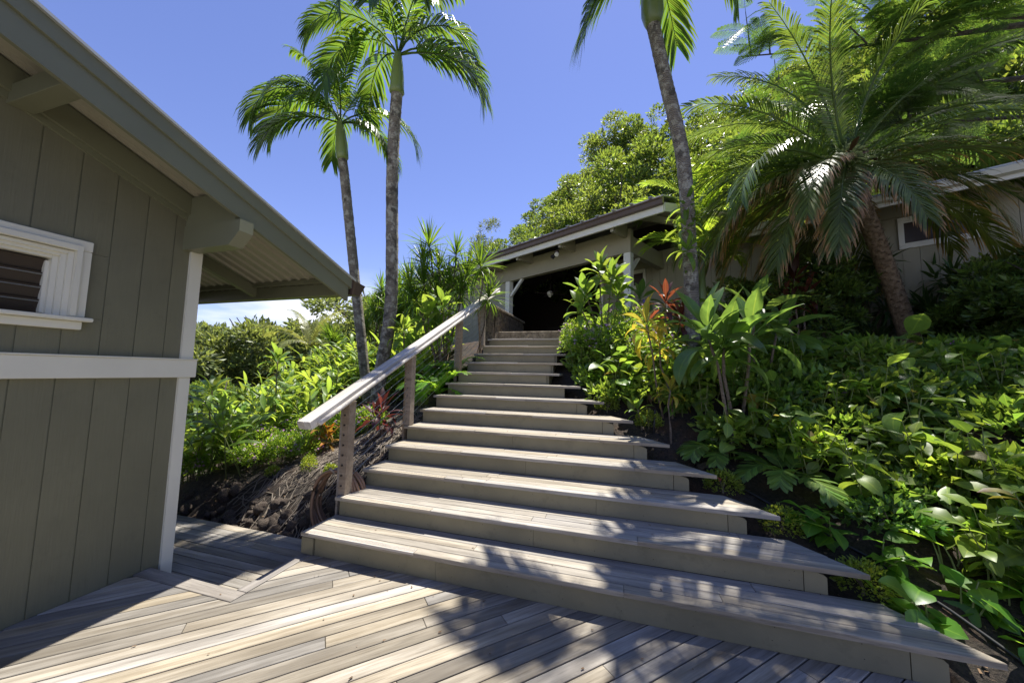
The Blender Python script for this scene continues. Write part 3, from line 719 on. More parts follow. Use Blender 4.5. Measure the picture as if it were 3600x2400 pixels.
for key,el,cu,L,sd_ in (('up',80,55,1.75,1),('hi',66,175,2.0,2),('hi2',58,145,1.9,3),('mid',42,145,1.9,4),('mid2',34,120,1.8,5),('low',8,85,1.7,6),('lo2',-5,75,1.6,7),('hang',-35,52,1.5,8)):
    V[key]=frond('feather_frond',L*1.12,L_palm,el,cu,46,.55,.040,54,16,.55,.16,sd_,.020,1.25)
tall_palm('slender palm nearest the near house roof, the shorter of the two left of the stairs',[(-2.04,3.34,.62),(-2.06,3.30,1.0),(-2.23,3.09,2.77),(-2.43,2.83,4.97),(-2.48,2.77,5.45)],.098,.080,(-2.52,2.70,6.15),
  [(V['hi'],192,1.15),(V['hi2'],205,1.15),(V['low'],216,1.0),(V['up'],100,1.0),(V['up'],200,.95),(V['up'],-20,.9),(V['hi'],-60,.85),(V['mid2'],18,1.05),(V['lo2'],2,1.0),(V['hi'],140,.95),(V['mid'],70,.9),(V['mid2'],-100,.7),(V['hi2'],240,.85)],.105,.86)
tall_palm('taller slender palm behind the handrail with its crown cut by the top edge',[(-1.63,2.94,.42),(-1.48,2.90,1.49),(-1.31,2.85,2.69),(-1.27,2.65,4.97),(-1.19,2.56,6.32)],.118,.095,(-1.16,2.50,7.01),
  [(V['hi2'],185,1.0),(V['mid'],30,1.05),(V['low'],12,1.1),(V['hi'],20,1.0),(V['up'],100,1),(V['mid2'],-70,.85),(V['mid'],150,.95),(V['hi2'],215,.95),(V['hi'],255,.8),(V['up'],40,1.),(V['hi2'],320,.85)],.112,.94)
tall_palm('tall leaning palm right of the stairs, its trunk rising past the date palm',[(3.59,3.38,1.45),(3.57,3.36,1.62),(3.52,3.20,3.25),(3.43,3.04,4.66),(3.19,2.87,5.82),(3.02,2.74,6.62)],.104,.092,(2.98,2.65,7.75),
  [(V['hang'],196,1.12),(V['up'],150,1.0),(V['low'],-50,1.0),(V['mid'],-72,1.15),(V['mid2'],-10,1.1),(V['hi'],30,1.1),(V['hi2'],70,1.1),(V['mid2'],-95,1.1),(V['up'],-60,1.0),(V['hi2'],10,1.)],.15)
# ------------------------------------------------------------------ date palm on the right
def date_palm():
    base=Vector((7.02,4.74,1.60)); th=thing('date_palm','leaning feathery date palm with rough brown trunk and arching fronds on the right','palm tree',base)
    path=[(7.05, 4.77, 1.5), (6.94, 4.73, 2.09), (6.72, 4.62, 2.81), (6.49, 4.49, 3.52), (6.24, 4.35, 4.17), (5.99, 4.19, 4.71)]
    part('trunk',MB().tube([Vector(path[0]).lerp(Vector(path[1]),t) for t in (0,.5)]+path[1:],[.15,.135,.125,.115,.11,.115,.13],14,True,.10),M_datebark,th,True)
    # old frond bases spiralling up the trunk
    vv=[Vector(p) for p in path]; sc_=MB()
    for k in range(330):
        t=k/330*4.6; i=min(int(t),4); p=vv[i].lerp(vv[i+1],t-i); d=(vv[i+1]-vv[i]).normalized(); an=k*2.39996
        a=d.cross(Vector((0,1,0))).normalized(); b=d.cross(a); o=a*math.cos(an)+b*math.sin(an); s_=d.cross(o); q=p+o*.105
        sc_.add([q-s_*.034,q+s_*.034,q+o*.034+d*.032+s_*.012,q+o*.034+d*.032-s_*.012,q+d*.055],[(0,1,2,3),(3,2,4)])
    part('frond_stubs',sc_,M_datebark,th)['kind']='stuff'
    c=Vector((5.95, 4.17, 4.86)); D=[]
    for key,el,cu,L,mat,sd_ in ((0,80,60,2.2,L_date,1),(1,64,85,2.3,L_date,2),(2,48,95,2.0,L_date,3),(3,32,90,2.0,L_date,4),(4,16,92,2.0,L_date,5),(5,-2,76,1.95,L_dateo,6),(6,-22,56,1.85,L_dateo,7)):
        D.append(frond('date_frond',L,mat,el,cu,76,.37,.0160,50,20,.42,.10,sd_,.017,1.3,.1))
    rr=random.Random(3); k=0
    for ring,num,off in ((0,7,10),(1,9,30),(2,8,0),(3,7,16),(4,6,5),(5,6,22),(6,6,0)):
        for i in range(num):
            az=off+360*i/num+rr.uniform(-10,10); s_=rr.uniform(1.14,1.38)
            if ring in (1,2,3,4,5) and -145<((az+180)%360-180)<-30 and rr.random()<.85: continue
            part('frond',D[ring],None,th,M=T(*(c+Vector((math.cos(R_(az))*.06,math.sin(R_(az))*.06,-.03*ring))))@RZm(az)@Matrix.Rotation(R_(rr.uniform(-16,16)),4,'X')@Matrix.Scale(s_,4))
    for az,ring,s_ in ((172,5,1.45),(190,4,1.5),(205,5,1.45),(222,6,1.4),(242,6,1.25),(160,4,1.45),(182,6,1.4),(262,6,1.1),(318,6,1.35),(150,5,1.4),(198,5,1.35),(214,4,1.4),(232,5,1.25),(140,4,1.35)):
        part('frond',D[ring],None,th,M=T(*(c+Vector((math.cos(R_(az))*.06,math.sin(R_(az))*.06,-.1))))@RZm(az)@Matrix.Rotation(R_(rr.uniform(-10,10)),4,'X')@Matrix.Scale(s_,4))
    # flower sprays among the fronds
    for i in range(9):
        az=rr.uniform(100,300); p0=c+Vector((0,0,-.05)); sp=MB()
        for q in range(26):
            d=Vector((math.cos(R_(az+rr.uniform(-22,22))),math.sin(R_(az+rr.uniform(-22,22))),rr.uniform(-.2,.25))); L=rr.uniform(.45,.8)
            a=p0+d*.3; e=p0+d*L+Vector((0,0,-.25*L)); sp.tube([a,a.lerp(e,.5)+Vector((0,0,.04)),e],.0035,3,False)
            for z in range(7):
                o=a.lerp(e,.3+z*.1)+Vector((0,0,.03)); s2=.011; sp.add([o+Vector((s2,0,0)),o+Vector((0,s2,0)),o+Vector((-s2,0,0)),o+Vector((0,0,s2)),o+Vector((0,0,-s2))],[(0,1,3),(1,2,3),(2,0,3),(1,0,4),(2,1,4),(0,2,4)])
        part('flower_spray',sp,M_spray,th)
    for i in range(5):
        az=rr.uniform(-100,60); part('dry_sheath',leaf('sheath',.55,.10,M_sheath,5,25,.5,.6,.9,seed=i),None,th,M=orient(c+Vector((0,0,.05)),az,rr.uniform(5,35),rr.uniform(-40,40)))
M_spray=plain('flower_spray',(.22,.26,.05),.6); M_sheath=paint('dry_sheath',(.16,.085,.045),.7,.3,.4)
date_palm()
# ------------------------------------------------------------------ stalked rosette plants (ti plants, crotons)
TI=[leaf('ti_leaf',.42,.120,L_ti,7,cu,.30,.9,1.0,.20,.06,i) for i,cu in enumerate((35,65,95))]
TID=[leaf('ti_leaf',.62,.180,L_tid,8,cu,.26,.9,1.0,.22,.05,i) for i,cu in enumerate((30,62,95))]
TIY=[leaf('ti_leaf',.42,.09,L_tiy,7,cu,.28,.9,1.0,.20,.06,i) for i,cu in enumerate((45,80,115))]
TIR=[leaf('ti_leaf',.40,.085,L_tir,7,cu,.28,.9,1.0,.18,.05,i) for i,cu in enumerate((30,60,90))]
TIP=[leaf('ti_leaf',.40,.085,leafm('ti_leaf_purple',(.055,.022,.026),(.20,.045,.035),tw=.35,var=.4,rough=.34),7,cu,.28,.9,1.0,.18,.05,i) for i,cu in enumerate((30,60,90))]
CRO=[leaf('croton_leaf',.26,.062,L_cro,6,cu,.28,.9,1.0,.15,.05,i) for i,cu in enumerate((25,50,80))]
def cane(th,pts,r,mat=M_cane): return part('stem',MB().tube(pts,[r*(1-.25*i/(len(pts)-1)) for i in range(len(pts))],7,True,.2),mat,th,True)
def rosette(th,c,meshes,n,rr,s=1.,e0=85,e1=-10,axis=None,nm='leaf'):
    base=th.location; c=Vector(c)
    tilt=Matrix()
    if axis is not None: tilt=Vector((0,0,1)).rotation_difference(Vector(axis).normalized()).to_matrix().to_4x4()
    for i in range(n):
        t=(i+.5)/n; az=i*137.5+rr.uniform(-15,15); el=e0+(e1-e0)*t**1.1+rr.uniform(-8,8)
        k=min(len(meshes)-1,int(t*len(meshes)+rr.uniform(-.3,.3))); k=max(0,k)
        link(nm,meshes[k],th,T(*(c-base-Vector((0,0,.12*t*s))))@tilt@orient((0,0,0),az,el,rr.uniform(-18,18),s*rr.uniform(.78,1.12)))
def stalk_plant(name,label,cat,base,heads,meshes,n,s=1.,r=.014,group=None,seed=0,e0=85,e1=-10):
    """heads: list of (x,y,z) crown points; one cane rises to each"""
    rr=random.Random(seed); th=thing(name,label,cat,base,group); b=Vector(base)
    for h in heads:
        h=Vector(h); p0=b+Vector((rr.uniform(-.05,.05),rr.uniform(-.05,.05),-.08)); m1=p0.lerp(h,.4)+Vector((rr.uniform(-.05,.05),rr.uniform(-.04,.04),0)); m2=p0.lerp(h,.75)+Vector((rr.uniform(-.03,.03),rr.uniform(-.03,.03),0))
        cane(th,[p0,m1,m2,h],r); rosette(th,h,meshes,n,rr,s,e0,e1,(h-m2)+Vector((0,0,.25)))
    return th
def gz(x,y): return ground(x,y)
stalk_plant('ti_plant','bright green ti plant with four bare canes beside the stair head','ti plant',(2.26,3.68,gz(2.26,3.68)),[(2.22,3.56,3.22),(2.40,3.62,3.08),(1.99,3.52,2.80),(1.92,3.50,2.56),(2.50,3.66,2.80)],TI,17,1.0,.015,seed=1)
stalk_plant('ti_plant','large dark green ti plant with three long canes in front of the leaning palm','ti plant',(3.68,1.78,.72),[(3.40,1.75,1.92),(3.56,1.80,1.80),(3.84,1.90,1.95)],TID,15,1.0,.019,seed=2)
stalk_plant('ti_plant','yellow green variegated ti plant on a thin cane above the fifth tread','ti plant',(3.06,2.2,.90),[(2.83,2.14,2.10),(2.98,2.20,1.88)],TIY,15,.92,.013,seed=3)
stalk_plant('ti_plant','slim ti plant with striped leaves on a tall thin cane beside the treads','ti plant',(3.06,1.80,.74),[(3.05,1.88,1.33)],TIY,13,.62,.012,seed=4)
stalk_plant('ti_plant','small young ti plant rising from bare soil by the sixth tread','ti plant',(2.72,1.94,.80),[(2.71,1.96,1.10)],TI,13,.50,.010,seed=5,e0=80,e1=5)
stalk_plant('ti_plant','orange red ti plant half hidden behind the yellow variegated one','ti plant',(3.28,3.5,gz(3.28,3.5)),[(3.20,3.38,2.62),(3.42,3.45,2.35)],TIR,16,.95,.014,seed=6)
stalk_plant('ti_plant','dark red ti plant against the far house wall behind the date palm','ti plant',(5.2,4.2,gz(5.2,4.2)),[(5.17,4.12,3.05),(5.34,4.19,2.80),(5.05,4.15,2.65)],TIR,17,1.0,.015,seed=7)
stalk_plant('ti_plant','dark green ti plant in front of the white veranda post','ti plant',(2.75,4.9,gz(2.75,4.9)),[(2.93,4.9,3.0)],TID,12,.8,.016,seed=8)
stalk_plant('ti_plant','ti plant with big wavy leaves behind the large dark one','ti plant',(4.15,2.6,gz(4.15,2.6)),[(4.1,2.55,2.25),(4.35,2.6,2.05)],TID,13,.95,.017,seed=9)
stalk_plant('ti_plant','glowing yellow green ti plant behind the upper end of the handrail','ti plant',(-.56,3.28,gz(-.56,3.28)),[(-.47,3.2,2.62),(-.74,3.14,2.45),(-.60,3.25,2.2)],TI,18,1.05,.015,seed=10)
stalk_plant('ti_plant','sunlit ti plant just right of the taller slender palm','ti plant',(-.96,2.85,gz(-.96,2.85)),[(-.98,2.78,2.15),(-.90,2.85,1.85)],TI,16,.95,.014,seed=11)
stalk_plant('ti_plant','dark purple red ti plant under the handrail behind the first post','ti plant',(-.50,1.62,gz(-.5,1.62)),[(-.46,1.6,.95),(-.6,1.7,.85)],TIP,15,.85,.012,seed=12)
stalk_plant('croton','orange and green croton on the bank below the end of the handrail','croton',(-1.42,1.62,gz(-1.42,1.62)),[(-1.42,1.6,.72),(-1.36,1.66,.55)],CRO,16,1.0,.012,seed=13)
stalk_plant('rosette_plant','pale rosette plant on a thin stem close to the near house corner','plant',(-3.34,1.5,gz(-3.34,1.5)),[(-3.34,1.44,1.14)],TI,18,.85,.013,seed=14,e0=70,e1=0)
stalk_plant('rosette_plant','tall single stemmed rosette plant in the middle of the ginger thicket','plant',(-3.42,2.6,gz(-3.42,2.6)),[(-3.40,2.52,1.62)],TI,18,.85,.013,seed=15,e0=80,e1=15)
# ------------------------------------------------------------------ ginger thicket left of the stairs
GIN=[leaf('ginger_leaf',.34,.075,L_gin,6,cu,.22,.75,1.0,.05,.04,i) for i,cu in enumerate((25,50,80))]
def ginger(base,h,ns,seed,label,s=1.):
    rr=random.Random(seed); th=thing('ginger_plant',label,'ginger',base,'ginger plants of the left thicket'); b=Vector(base)
    for k in range(ns):
        a=rr.uniform(0,360); lean=rr.uniform(.12,.45); top=Vector((math.cos(R_(a))*lean,math.sin(R_(a))*lean,h*rr.uniform(.75,1.1)))
        p0=Vector((rr.uniform(-.1,.1),rr.uniform(-.1,.1),-.06)); m=p0.lerp(top,.5)+Vector((0,0,.08))
        link('stem',MB().tube([p0,m,top],[.008,.007,.004],5).mesh('stem',M_stem,True),th)
        n=rr.randint(8,10); az0=rr.uniform(0,180)
        for i in range(n):
            t=.22+.78*i/(n-1); p=(p0.lerp(m,t*2) if t<.5 else m.lerp(top,t*2-1)); az=az0+(180 if i%2 else 0)+rr.uniform(-40,40)
            link('leaf',GIN[rr.randint(0,2)],th,orient(p,az,rr.uniform(10,60)+(20 if i==n-1 else 0),rr.uniform(-30,30),s*rr.uniform(.75,1.15)))
    return th
rg=random.Random(21); cnt=0
while cnt<118:
    x=rg.uniform(-6.0,-.95); y=rg.uniform(.72,4.8)
    if y<.72+.30*max(0,x+3.1): continue     # keep the bank by the deck bare
    if x>-2.1 and y<2.5: continue
    if x>-1.3 and y<3.3: continue
    cnt+=1
    zone='close to the near house corner' if x<-3 and y<2.2 else 'just above the bare bank' if y<2.3 else 'behind the slender palm trunks' if x>-2.4 else 'deep in the middle of the thicket' if x>-4.2 else 'at the far left of the thicket'
    ginger((x,y,gz(x,y)),rg.uniform(.65,1.0)*(1. if x<-1.6 else .8),rg.randint(3,4),cnt,'bright green ginger plant '+zone+', left of the handrail',rg.uniform(.9,1.2))
# ------------------------------------------------------------------ small leaved bushes
def leafcloud(mb,c,rad,n,size,rr,aspect=.42,shell=.55,low=-.3):
    vs=[];fs=[];uv=[]
    for _ in range(n):
        while True:
            d=Vector((rr.gauss(0,1),rr.gauss(0,1),rr.gauss(0,1))).normalized()
            if d.z>low: break
        q=shell+(1-shell)*rr.random()**.7
        p=Vector((c[0]+d.x*rad[0]*q,c[1]+d.y*rad[1]*q,c[2]+d.z*rad[2]*q))
        o=(d+Vector((rr.uniform(-.9,.9),rr.uniform(-.9,.9),rr.uniform(-.5,.7)))).normalized(); s=o.cross(Vector((rr.uniform(-1,1),rr.uniform(-1,1),rr.uniform(.2,1)))).normalized()
        L=size*rr.uniform(.6,1.25); w=L*aspect*.5; nrm=o.cross(s)
        b=len(vs); m=p+o*L*.5
        vs+=[p,m-s*w+nrm*w*.35,p+o*L-nrm*L*.12,m+s*w+nrm*w*.35]; uv+=[(0,.5),(.5,0),(1,.5),(.5,1)]; fs+=[(b,b+1,b+2),(b,b+2,b+3)]
    return mb.add(vs,fs,uv)
def flowers(mb,pts,size,rr,petals=5):
    for p in pts:
        p=Vector(p); n=Vector((rr.uniform(-.6,.6),rr.uniform(-1,.2),rr.uniform(.3,1))).normalized(); a=n.cross(Vector((1,0,.2))).normalized(); b=n.cross(a); o=rr.uniform(0,6)
        vs=[p];fs=[]
        for k in range(petals):
            for da,l in ((-.32,.75),(0,1.),(.32,.75)):
                an=o+k*2*math.pi/petals+da; vs.append(p+(a*math.cos(an)+b*math.sin(an))*size*l+n*size*.15)
            fs.append((0,3*k+1,3*k+2,3*k+3))
        mb.add(vs,fs)
def bush(name,label,cat,base,rad,n,size,mat,seed,group=None,fl=None,nf=0,fs_=.02,lobes=3,aspect=.42,petals=5):
    rr=random.Random(seed); th=thing(name,label,cat,base,group); b=Vector(base); m=MB(); tops=[]
    for k in range(lobes):
        o=Vector((rr.uniform(-.4,.4)*rad[0],rr.uniform(-.4,.4)*rad[1],rad[2]*rr.uniform(.35,.6))) if lobes>1 else Vector((0,0,rad[2]*.45))
        r3=[r*rr.uniform(.6,.8) for r in rad] if lobes>1 else rad
        leafcloud(m,o,(r3[0],r3[1],r3[2]*.7),n//lobes,size,rr,aspect); tops.append((o,r3))
    link('foliage',m.mesh('foliage',mat,False),th)
    st_=MB()
    for k in range(5):
        o,r3=tops[k%len(tops)]; st_.tube([Vector((rr.uniform(-.03,.03),rr.uniform(-.03,.03),-.06)),o*.6,o+Vector((rr.uniform(-.5,.5)*r3[0],rr.uniform(-.5,.5)*r3[1],r3[2]*.3))],[.006,.005,.003],4,False)
    link('stems',st_.mesh('stems',M_cane),th)
    if fl and nf:
        fm=MB(); pts=[]
        for k in range(nf):
            o,r3=tops[rr.randrange(len(tops))]; d=Vector((rr.gauss(0,1),rr.gauss(0,1)-.3,abs(rr.gauss(0,1)))).normalized()
            pts.append(o+Vector((d.x*r3[0],d.y*r3[1],d.z*r3[2]*.72))*1.03)
        allp=[]
        for p in pts:
            for q in range(5): allp.append(p+Vector((rr.gauss(0,.6),rr.gauss(0,.6),rr.gauss(0,.4)))*fs_)
        flowers(fm,allp,fs_*.5,rr,petals); link('blossoms',fm.mesh('blossoms',fl),th)
    return th
pk='pink flowering bushes of the left bank'
for i,(x,y,s) in enumerate(((-1.72,1.80,1.1),(-2.1,2.1,1.2),(-1.4,2.15,1.1),(-2.35,1.6,1.05),(-2.75,1.4,.95),(-1.95,1.5,.9),(-1.1,2.1,.85),(-1.75,2.4,1.1),(-2.2,1.25,.75),(-1.55,1.5,.7),(-3.0,1.1,.8))):
    bush('pink_bush','loose bush with tiny pink flowers below the slender palms','bush',(x,y,gz(x,y)),(.38*s,.34*s,.48*s),1500,.045,L_small,40+i,pk,F_pink,34,.022,3)
lg='pale flowering bushes by the stair head'
for i,(x,y,s) in enumerate(((1.98,3.55,1.),(2.25,3.35,.95),(2.5,3.75,1.1),(2.7,3.35,1.),(1.86,3.95,.85),(2.95,3.05,.9))):
    bush('flowering_bush','sunlit small leaved bush with pinkish flowers right of the stair head','bush',(x,y,gz(x,y)),(.50*s,.46*s,.66*s),2600,.045,L_small,60+i,lg,F_pink,40,.027,4)
for i,(x,y,lab) in enumerate(((3.97,.50,'low clipped ixora bush at the right end of the second tread'),(3.68,.86,'low ixora bush at the right end of the third tread'),(3.37,1.20,'low ixora bush at the right end of the fourth tread, with a red flower'),(2.83,2.02,'low yellow green ixora bush by the young ti plant'),(2.36,2.34,'low ixora bush at the end of the seventh tread'))):
    bush('ixora_bush',lab,'bush',(x,y,gz(x,y)-.02),(.15,.14,.19),900,.026,L_ixo,80+i,'ixora bushes along the stairs',F_red if i==2 else None,1,.018,1,.5,4)
for i,(x,y,lab,s) in enumerate(((-1.23,1.25,'small bright ixora bush highest on the root covered bank',1.),(-1.10,1.12,'small bright ixora bush just below the highest one on the bank',1.),(-1.62,1.08,'small ixora bush in the middle of the bare bank',.9),(-.72,1.05,'small dark ixora bush beside the coiled hose',.8),(-.32,2.3,'small ixora bush behind the railing cables near the second post',1.3),(-.5,2.75,'small ixora bush beside the fern behind the cables',1.2))):
    bush('ixora_bush',lab,'bush',(x,y,gz(x,y)-.02),(.085*s,.085*s,.13*s),420,.026,L_ixo,90+i,'ixora bushes on the bank',None,0,.02,1,.5)
bush('oval_leaf_bush','low bush of dark oval leaves in the shade near the bottom right','bush',(4.30,.86,gz(4.3,.86)),(.30,.26,.26),420,.060,L_smalld,101,None,None,0,.02,3,.62)
# ------------------------------------------------------------------ broad leaved ground cover on the right slope
BRD=[leaf('broad_leaf',.165,.095,L_brd,5,cu,.22,.62,.95,.12,.03,i) for i,cu in enumerate((15,40,70))]
BRL=[leaf('broad_leaf',.23,.105,L_brd,6,cu,.20,.7,1.0,.10,.04,i) for i,cu in enumerate((20,45,75))]
BRS=[leaf('broad_leaf',.105,.062,L_brd2,5,cu,.22,.62,.95,.10,.03,i) for i,cu in enumerate((15,40,70))]
BR2=[leaf('broad_leaf',.17,.10,L_brd2,5,cu,.22,.62,.95,.12,.04,i+5) for i,cu in enumerate((20,45,75))]
OLD=leaf('broad_leaf',.17,.09,L_old,5,55,.25,.62,.95,.12,.05,3)
def broad(base,h,n,seed,meshes,label,s=1.,name='broadleaf_plant',group='broad leaved plants of the right slope',spread=.22,cat='plant'):
    rr=random.Random(seed); th=thing(name,label,cat,base,group); st_=MB()
    k=max(3,n//6)
    for j in range(k):
        a=rr.uniform(0,360); lean=rr.uniform(.05,1)*spread; top=Vector((math.cos(R_(a))*lean,math.sin(R_(a))*lean,h*rr.uniform(.55,1.1))); p0=Vector((rr.uniform(-.05,.05),rr.uniform(-.05,.05),-.05))
        st_.tube([p0,p0.lerp(top,.6)+Vector((0,0,.03)),top],[.006,.005,.003],4,False)
        m=n//k
        for i in range(m):
            t=.18+.82*(i+1)/m; p=p0.lerp(top,t); az=i*137.5+rr.uniform(-30,30)+a
            link('leaf',OLD if (name=='broadleaf_plant' and rr.random()<.03) else meshes[rr.randint(0,2)],th,orient(p,az,rr.uniform(-48,30) if i<m-1 else rr.uniform(0,50),rr.uniform(-35,35),s*rr.uniform(.7,1.25)))
    link('stems',st_.mesh('stems',M_stem),th); return th
rb=random.Random(77); cnt=0
while cnt<298:
    x,y=(rb.uniform(1.8,7.2),rb.uniform(.5,4.6)) if cnt%5 else (rb.uniform(1.85,3.3),rb.uniform(2.3,4.2))
    d=(x-4.257)*.738+y*.675           # distance uphill of the flared tread ends
    if d<(.62+.10*math.sin(x*5) if y<2.4 else .30): continue
    if x<3.0 and y<2.3: continue
    if x<1.85: continue
    if d>3.6: continue
    far=math.hypot(x-2.49,y+2.4)
    if far<2.4: continue
    cnt+=1
    ref='between the stair head and the leaning palm' if x<3.2 and y>2.3 else 'beside the large dark ti plant' if math.hypot(x-3.7,y-1.9)<.75 else 'round the foot of the date palm' if math.hypot(x-7.0,y-4.7)<1.1 else 'at the right edge of the picture' if x>5.6 and y<3 else 'above the bare soil near the bottom right' if d<1.1 else 'under the far house wall' if y>3.6 else 'in the sunny middle of the right slope' if y<2.3 else 'in the shade under the date palm fronds'
    tall=rb.uniform(.34,.62)*(.62 if (x>5.3 and y>2.6) else .7 if (x>4.9 and y>2.2) else 1.)
    broad((x,y,gz(x,y)),tall,rb.randint(22,32),1000+cnt,rb.choice((BRD,BRD,BRL,BR2,BRS,BRS)) if cnt%5 else rb.choice((BR2,BRS,BR2,BRD)),('low ' if tall<.45 else 'taller ')+'dark green broad leaved plant '+ref,rb.uniform(.7,1.25))
# low small leaved cover that closes the gaps between them
IVY=[]
for i in range(5):
    rr=random.Random(500+i); m=MB(); leafcloud(m,(0,0,.10),(.34,.34,.20),330,.085,rr,.6,.25,-.15); IVY.append(m.mesh('foliage',(L_brd2,L_brd,L_small,L_brd2,L_brd)[i]))
cnt=0
while cnt<130:
    x,y=rb.uniform(1.9,7.4),rb.uniform(.45,4.6); d=(x-4.257)*.738+y*.675
    if d<(.70 if y<2.4 else .28) or x<1.9 or d>3.9 or math.hypot(x-2.49,y+2.4)<3.0: continue
    if x<3.2 and y<2.35: continue
    cnt+=1; z=gz(x,y); where='between the stair head and the leaning palm' if x<3.2 else 'at the right edge of the picture' if x>5.8 else 'behind the large dark ti plant' if y>2.4 else 'along the bare soil beside the treads' if d<1.2 else 'in the middle of the right slope'
    th=thing('creeping_cover','low small leaved creeping plant '+where,'plant',(x,y,z),'creeping plants of the right slope'); link('foliage',IVY[cnt%5],th,RZm(rb.uniform(0,360))@Matrix.Scale(rb.uniform(.75,1.25),4))
# larger leaved accents
BIG=[leaf('large_leaf',.42,.19,L_brd,7,cu,.18,.65,.95,.20,.05,i) for i,cu in enumerate((30,60,85))]
for i,(x,y,lab) in enumerate(((5.55,2.75,'large ribbed leaved plant at the foot of the date palm'),(4.75,1.55,'large pointed leaved plant in the middle of the right slope'),(6.1,2.2,'large leaved plant near the right edge of the picture'))):
    broad((x,y,gz(x,y)),.38,10,300+i,BIG,lab,1.,'large_leaf_plant',None,.16)
POT=[leaf('pothos_leaf',.13,.10,L_pot,5,cu,.20,.45,.95,.15,.04,i) for i,cu in enumerate((15,35,60))]
for i,(x,y,lab) in enumerate(((3.98,.86,'pothos seedling on bare soil above the second ixora bush'),(4.42,.42,'pothos cluster low in the bottom right corner'),(4.75,.55,'pothos cluster at the right edge near the bottom'),(4.55,.95,'pothos plant above the dark oval leaved bush'),(4.20,.35,'pothos runner beside the end of the lowest tread'),(5.0,.85,'pothos plant on the slope at the right edge'),(4.62,.22,'pothos cluster in the very corner at the bottom right'),(4.12,.66,'pothos plant beside the third ixora bush'))):
    broad((x,y,gz(x,y)),.17,18,320+i,POT,lab,1.3,'pothos','pothos plants on the soil',.22,'pothos')
CAN=[leaf('rolled_leaf',.36,.10,L_pot,6,cu,.9,.8,.9,.12,.03,i) for i,cu in enumerate((20,35,45))]
broad((4.48,.62,gz(4.48,.62)),.22,5,340,CAN,'plant with rolled light green leaves near the bottom right','plant' and 1.0,'rolled_leaf_plant',None,.14)
# pink periwinkles on the slope
for i,(x,y,z,lab) in enumerate(((4.62,2.05,1.35,'pink periwinkle flowers in the middle of the right slope'),(6.2,2.75,1.9,'pink periwinkle to the right of the date palm trunk'),(4.95,.75,.48,'magenta periwinkle at the right edge near the bottom'))):
    th=thing('periwinkle',lab,'flower',(x,y,gz(x,y)),'periwinkles of the right slope'); b=MB(); rr=random.Random(i); pts=[Vector((rr.uniform(-.13,.13),rr.uniform(-.1,.1),z-gz(x,y)+rr.uniform(-.06,.08))) for _ in range(4)]
    flowers(b,pts,.028,rr); link('blossoms',b.mesh('blossoms',F_mag),th); s_=MB()
    for p in pts: s_.tube([(0,0,-.03),p*.6,p],.003,4,False)
    link('stems',s_.mesh('stems',M_stem),th); m=MB(); leafcloud(m,(0,0,z-gz(x,y)-.12),(.16,.14,.12),60,.05,rr); link('foliage',m.mesh('foliage',L_brd),th)
th=thing('blue_ginger','violet flower spikes by the white veranda post','flower',(2.85,4.2,gz(2.85,4.2)))
rr=random.Random(9)
for k,(x,y,z) in enumerate(((2.72,4.25,2.62),(2.95,4.2,2.72))):
    b=MB(); flowers(b,[Vector((x+rr.gauss(0,.015),y+rr.gauss(0,.015),z-.06+.012*i)) for i in range(14)],.026,rr); part('flower_spike',b,F_vio,th); part('stem',MB().tube([(2.85,4.2,2.1),(x,y,z)],.006,5),M_stem,th)
# ------------------------------------------------------------------ ferns
FERN=[frond('fern_frond',.62,L_fern,el,cu,17,.20,.040,62,8,.15,.18,i,.006,1.2) for i,(el,cu) in enumerate(((70,85),(55,95),(35,80)))]
FERND=[frond('fern_frond',.55,L_brd,el,cu,11,.20,.055,60,5,.12,.2,i+9,.006,1.2) for i,(el,cu) in enumerate(((65,80),(45,90),(30,70)))]
def fern(base,n,seed,label,meshes,s=1.):
    rr=random.Random(seed); th=thing('fern',label,'fern',base,'ferns beside the stairs')
    for i in range(n): link('frond',meshes[i%3],th,RZm(i*137.5+rr.uniform(-20,20))@Matrix.Scale(s*rr.uniform(.8,1.15),4))
fern((-.22,2.62,gz(-.22,2.62)),13,1,'bright fern behind the railing cables below the third post',FERN,1.05)
fern((-.30,3.25,gz(-.30,3.25)),12,2,'bright fern beside the third rail post',FERN,.95)
fern((-.45,2.95,gz(-.45,2.95)),12,3,'bright fern left of the third rail post, behind the others',FERN,1.)
fern((3.42,1.62,gz(3.42,1.62)),9,4,'dark lobed fern at the foot of the large ti plant',FERND,.8)
fern((3.9,1.35,gz(3.9,1.35)),9,5,'dark lobed fern in front of the broad leaved cover',FERND,.85)
fern((2.75,2.75,gz(2.75,2.75)),8,6,'light fern with drooping fronds above the seventh tread',FERN,.75)
# ------------------------------------------------------------------ dragon trees
def head_mesh(seed,L,W,n,mat,e0=88,e1=-40,curls=(8,30,60)):
    """a spiky head: many blade leaves joined, leaf bases at the origin"""
    rr=random.Random(seed); m=MB(); src=[leaf('tmp',L,W,None,5,cu,.2,.35,.9,0,0.,i) for i,cu in enumerate(curls)]
    dat=[([Vector(v.co) for v in q.vertices],[tuple(p.vertices) for p in q.polygons]) for q in src]
    for i in range(n):
        t=(i+.5)/n; V_,F_=dat[min(2,int(t*3))]; Mx=orient((0,0,-.10*t),i*137.5+rr.uniform(-12,12),e0+(e1-e0)*t+rr.uniform(-7,7),rr.uniform(-20,20),rr.uniform(.75,1.12))
        m.add([Mx@v for v in V_],F_,[(k//3/5,(k%3)*.5) for k in range(len(V_))])
    for q in src: bpy.data.meshes.remove(q)
    return m.mesh('leaf_head',mat,True)
DR=[head_mesh(i,.46,.026,78,L_drac) for i in range(3)]
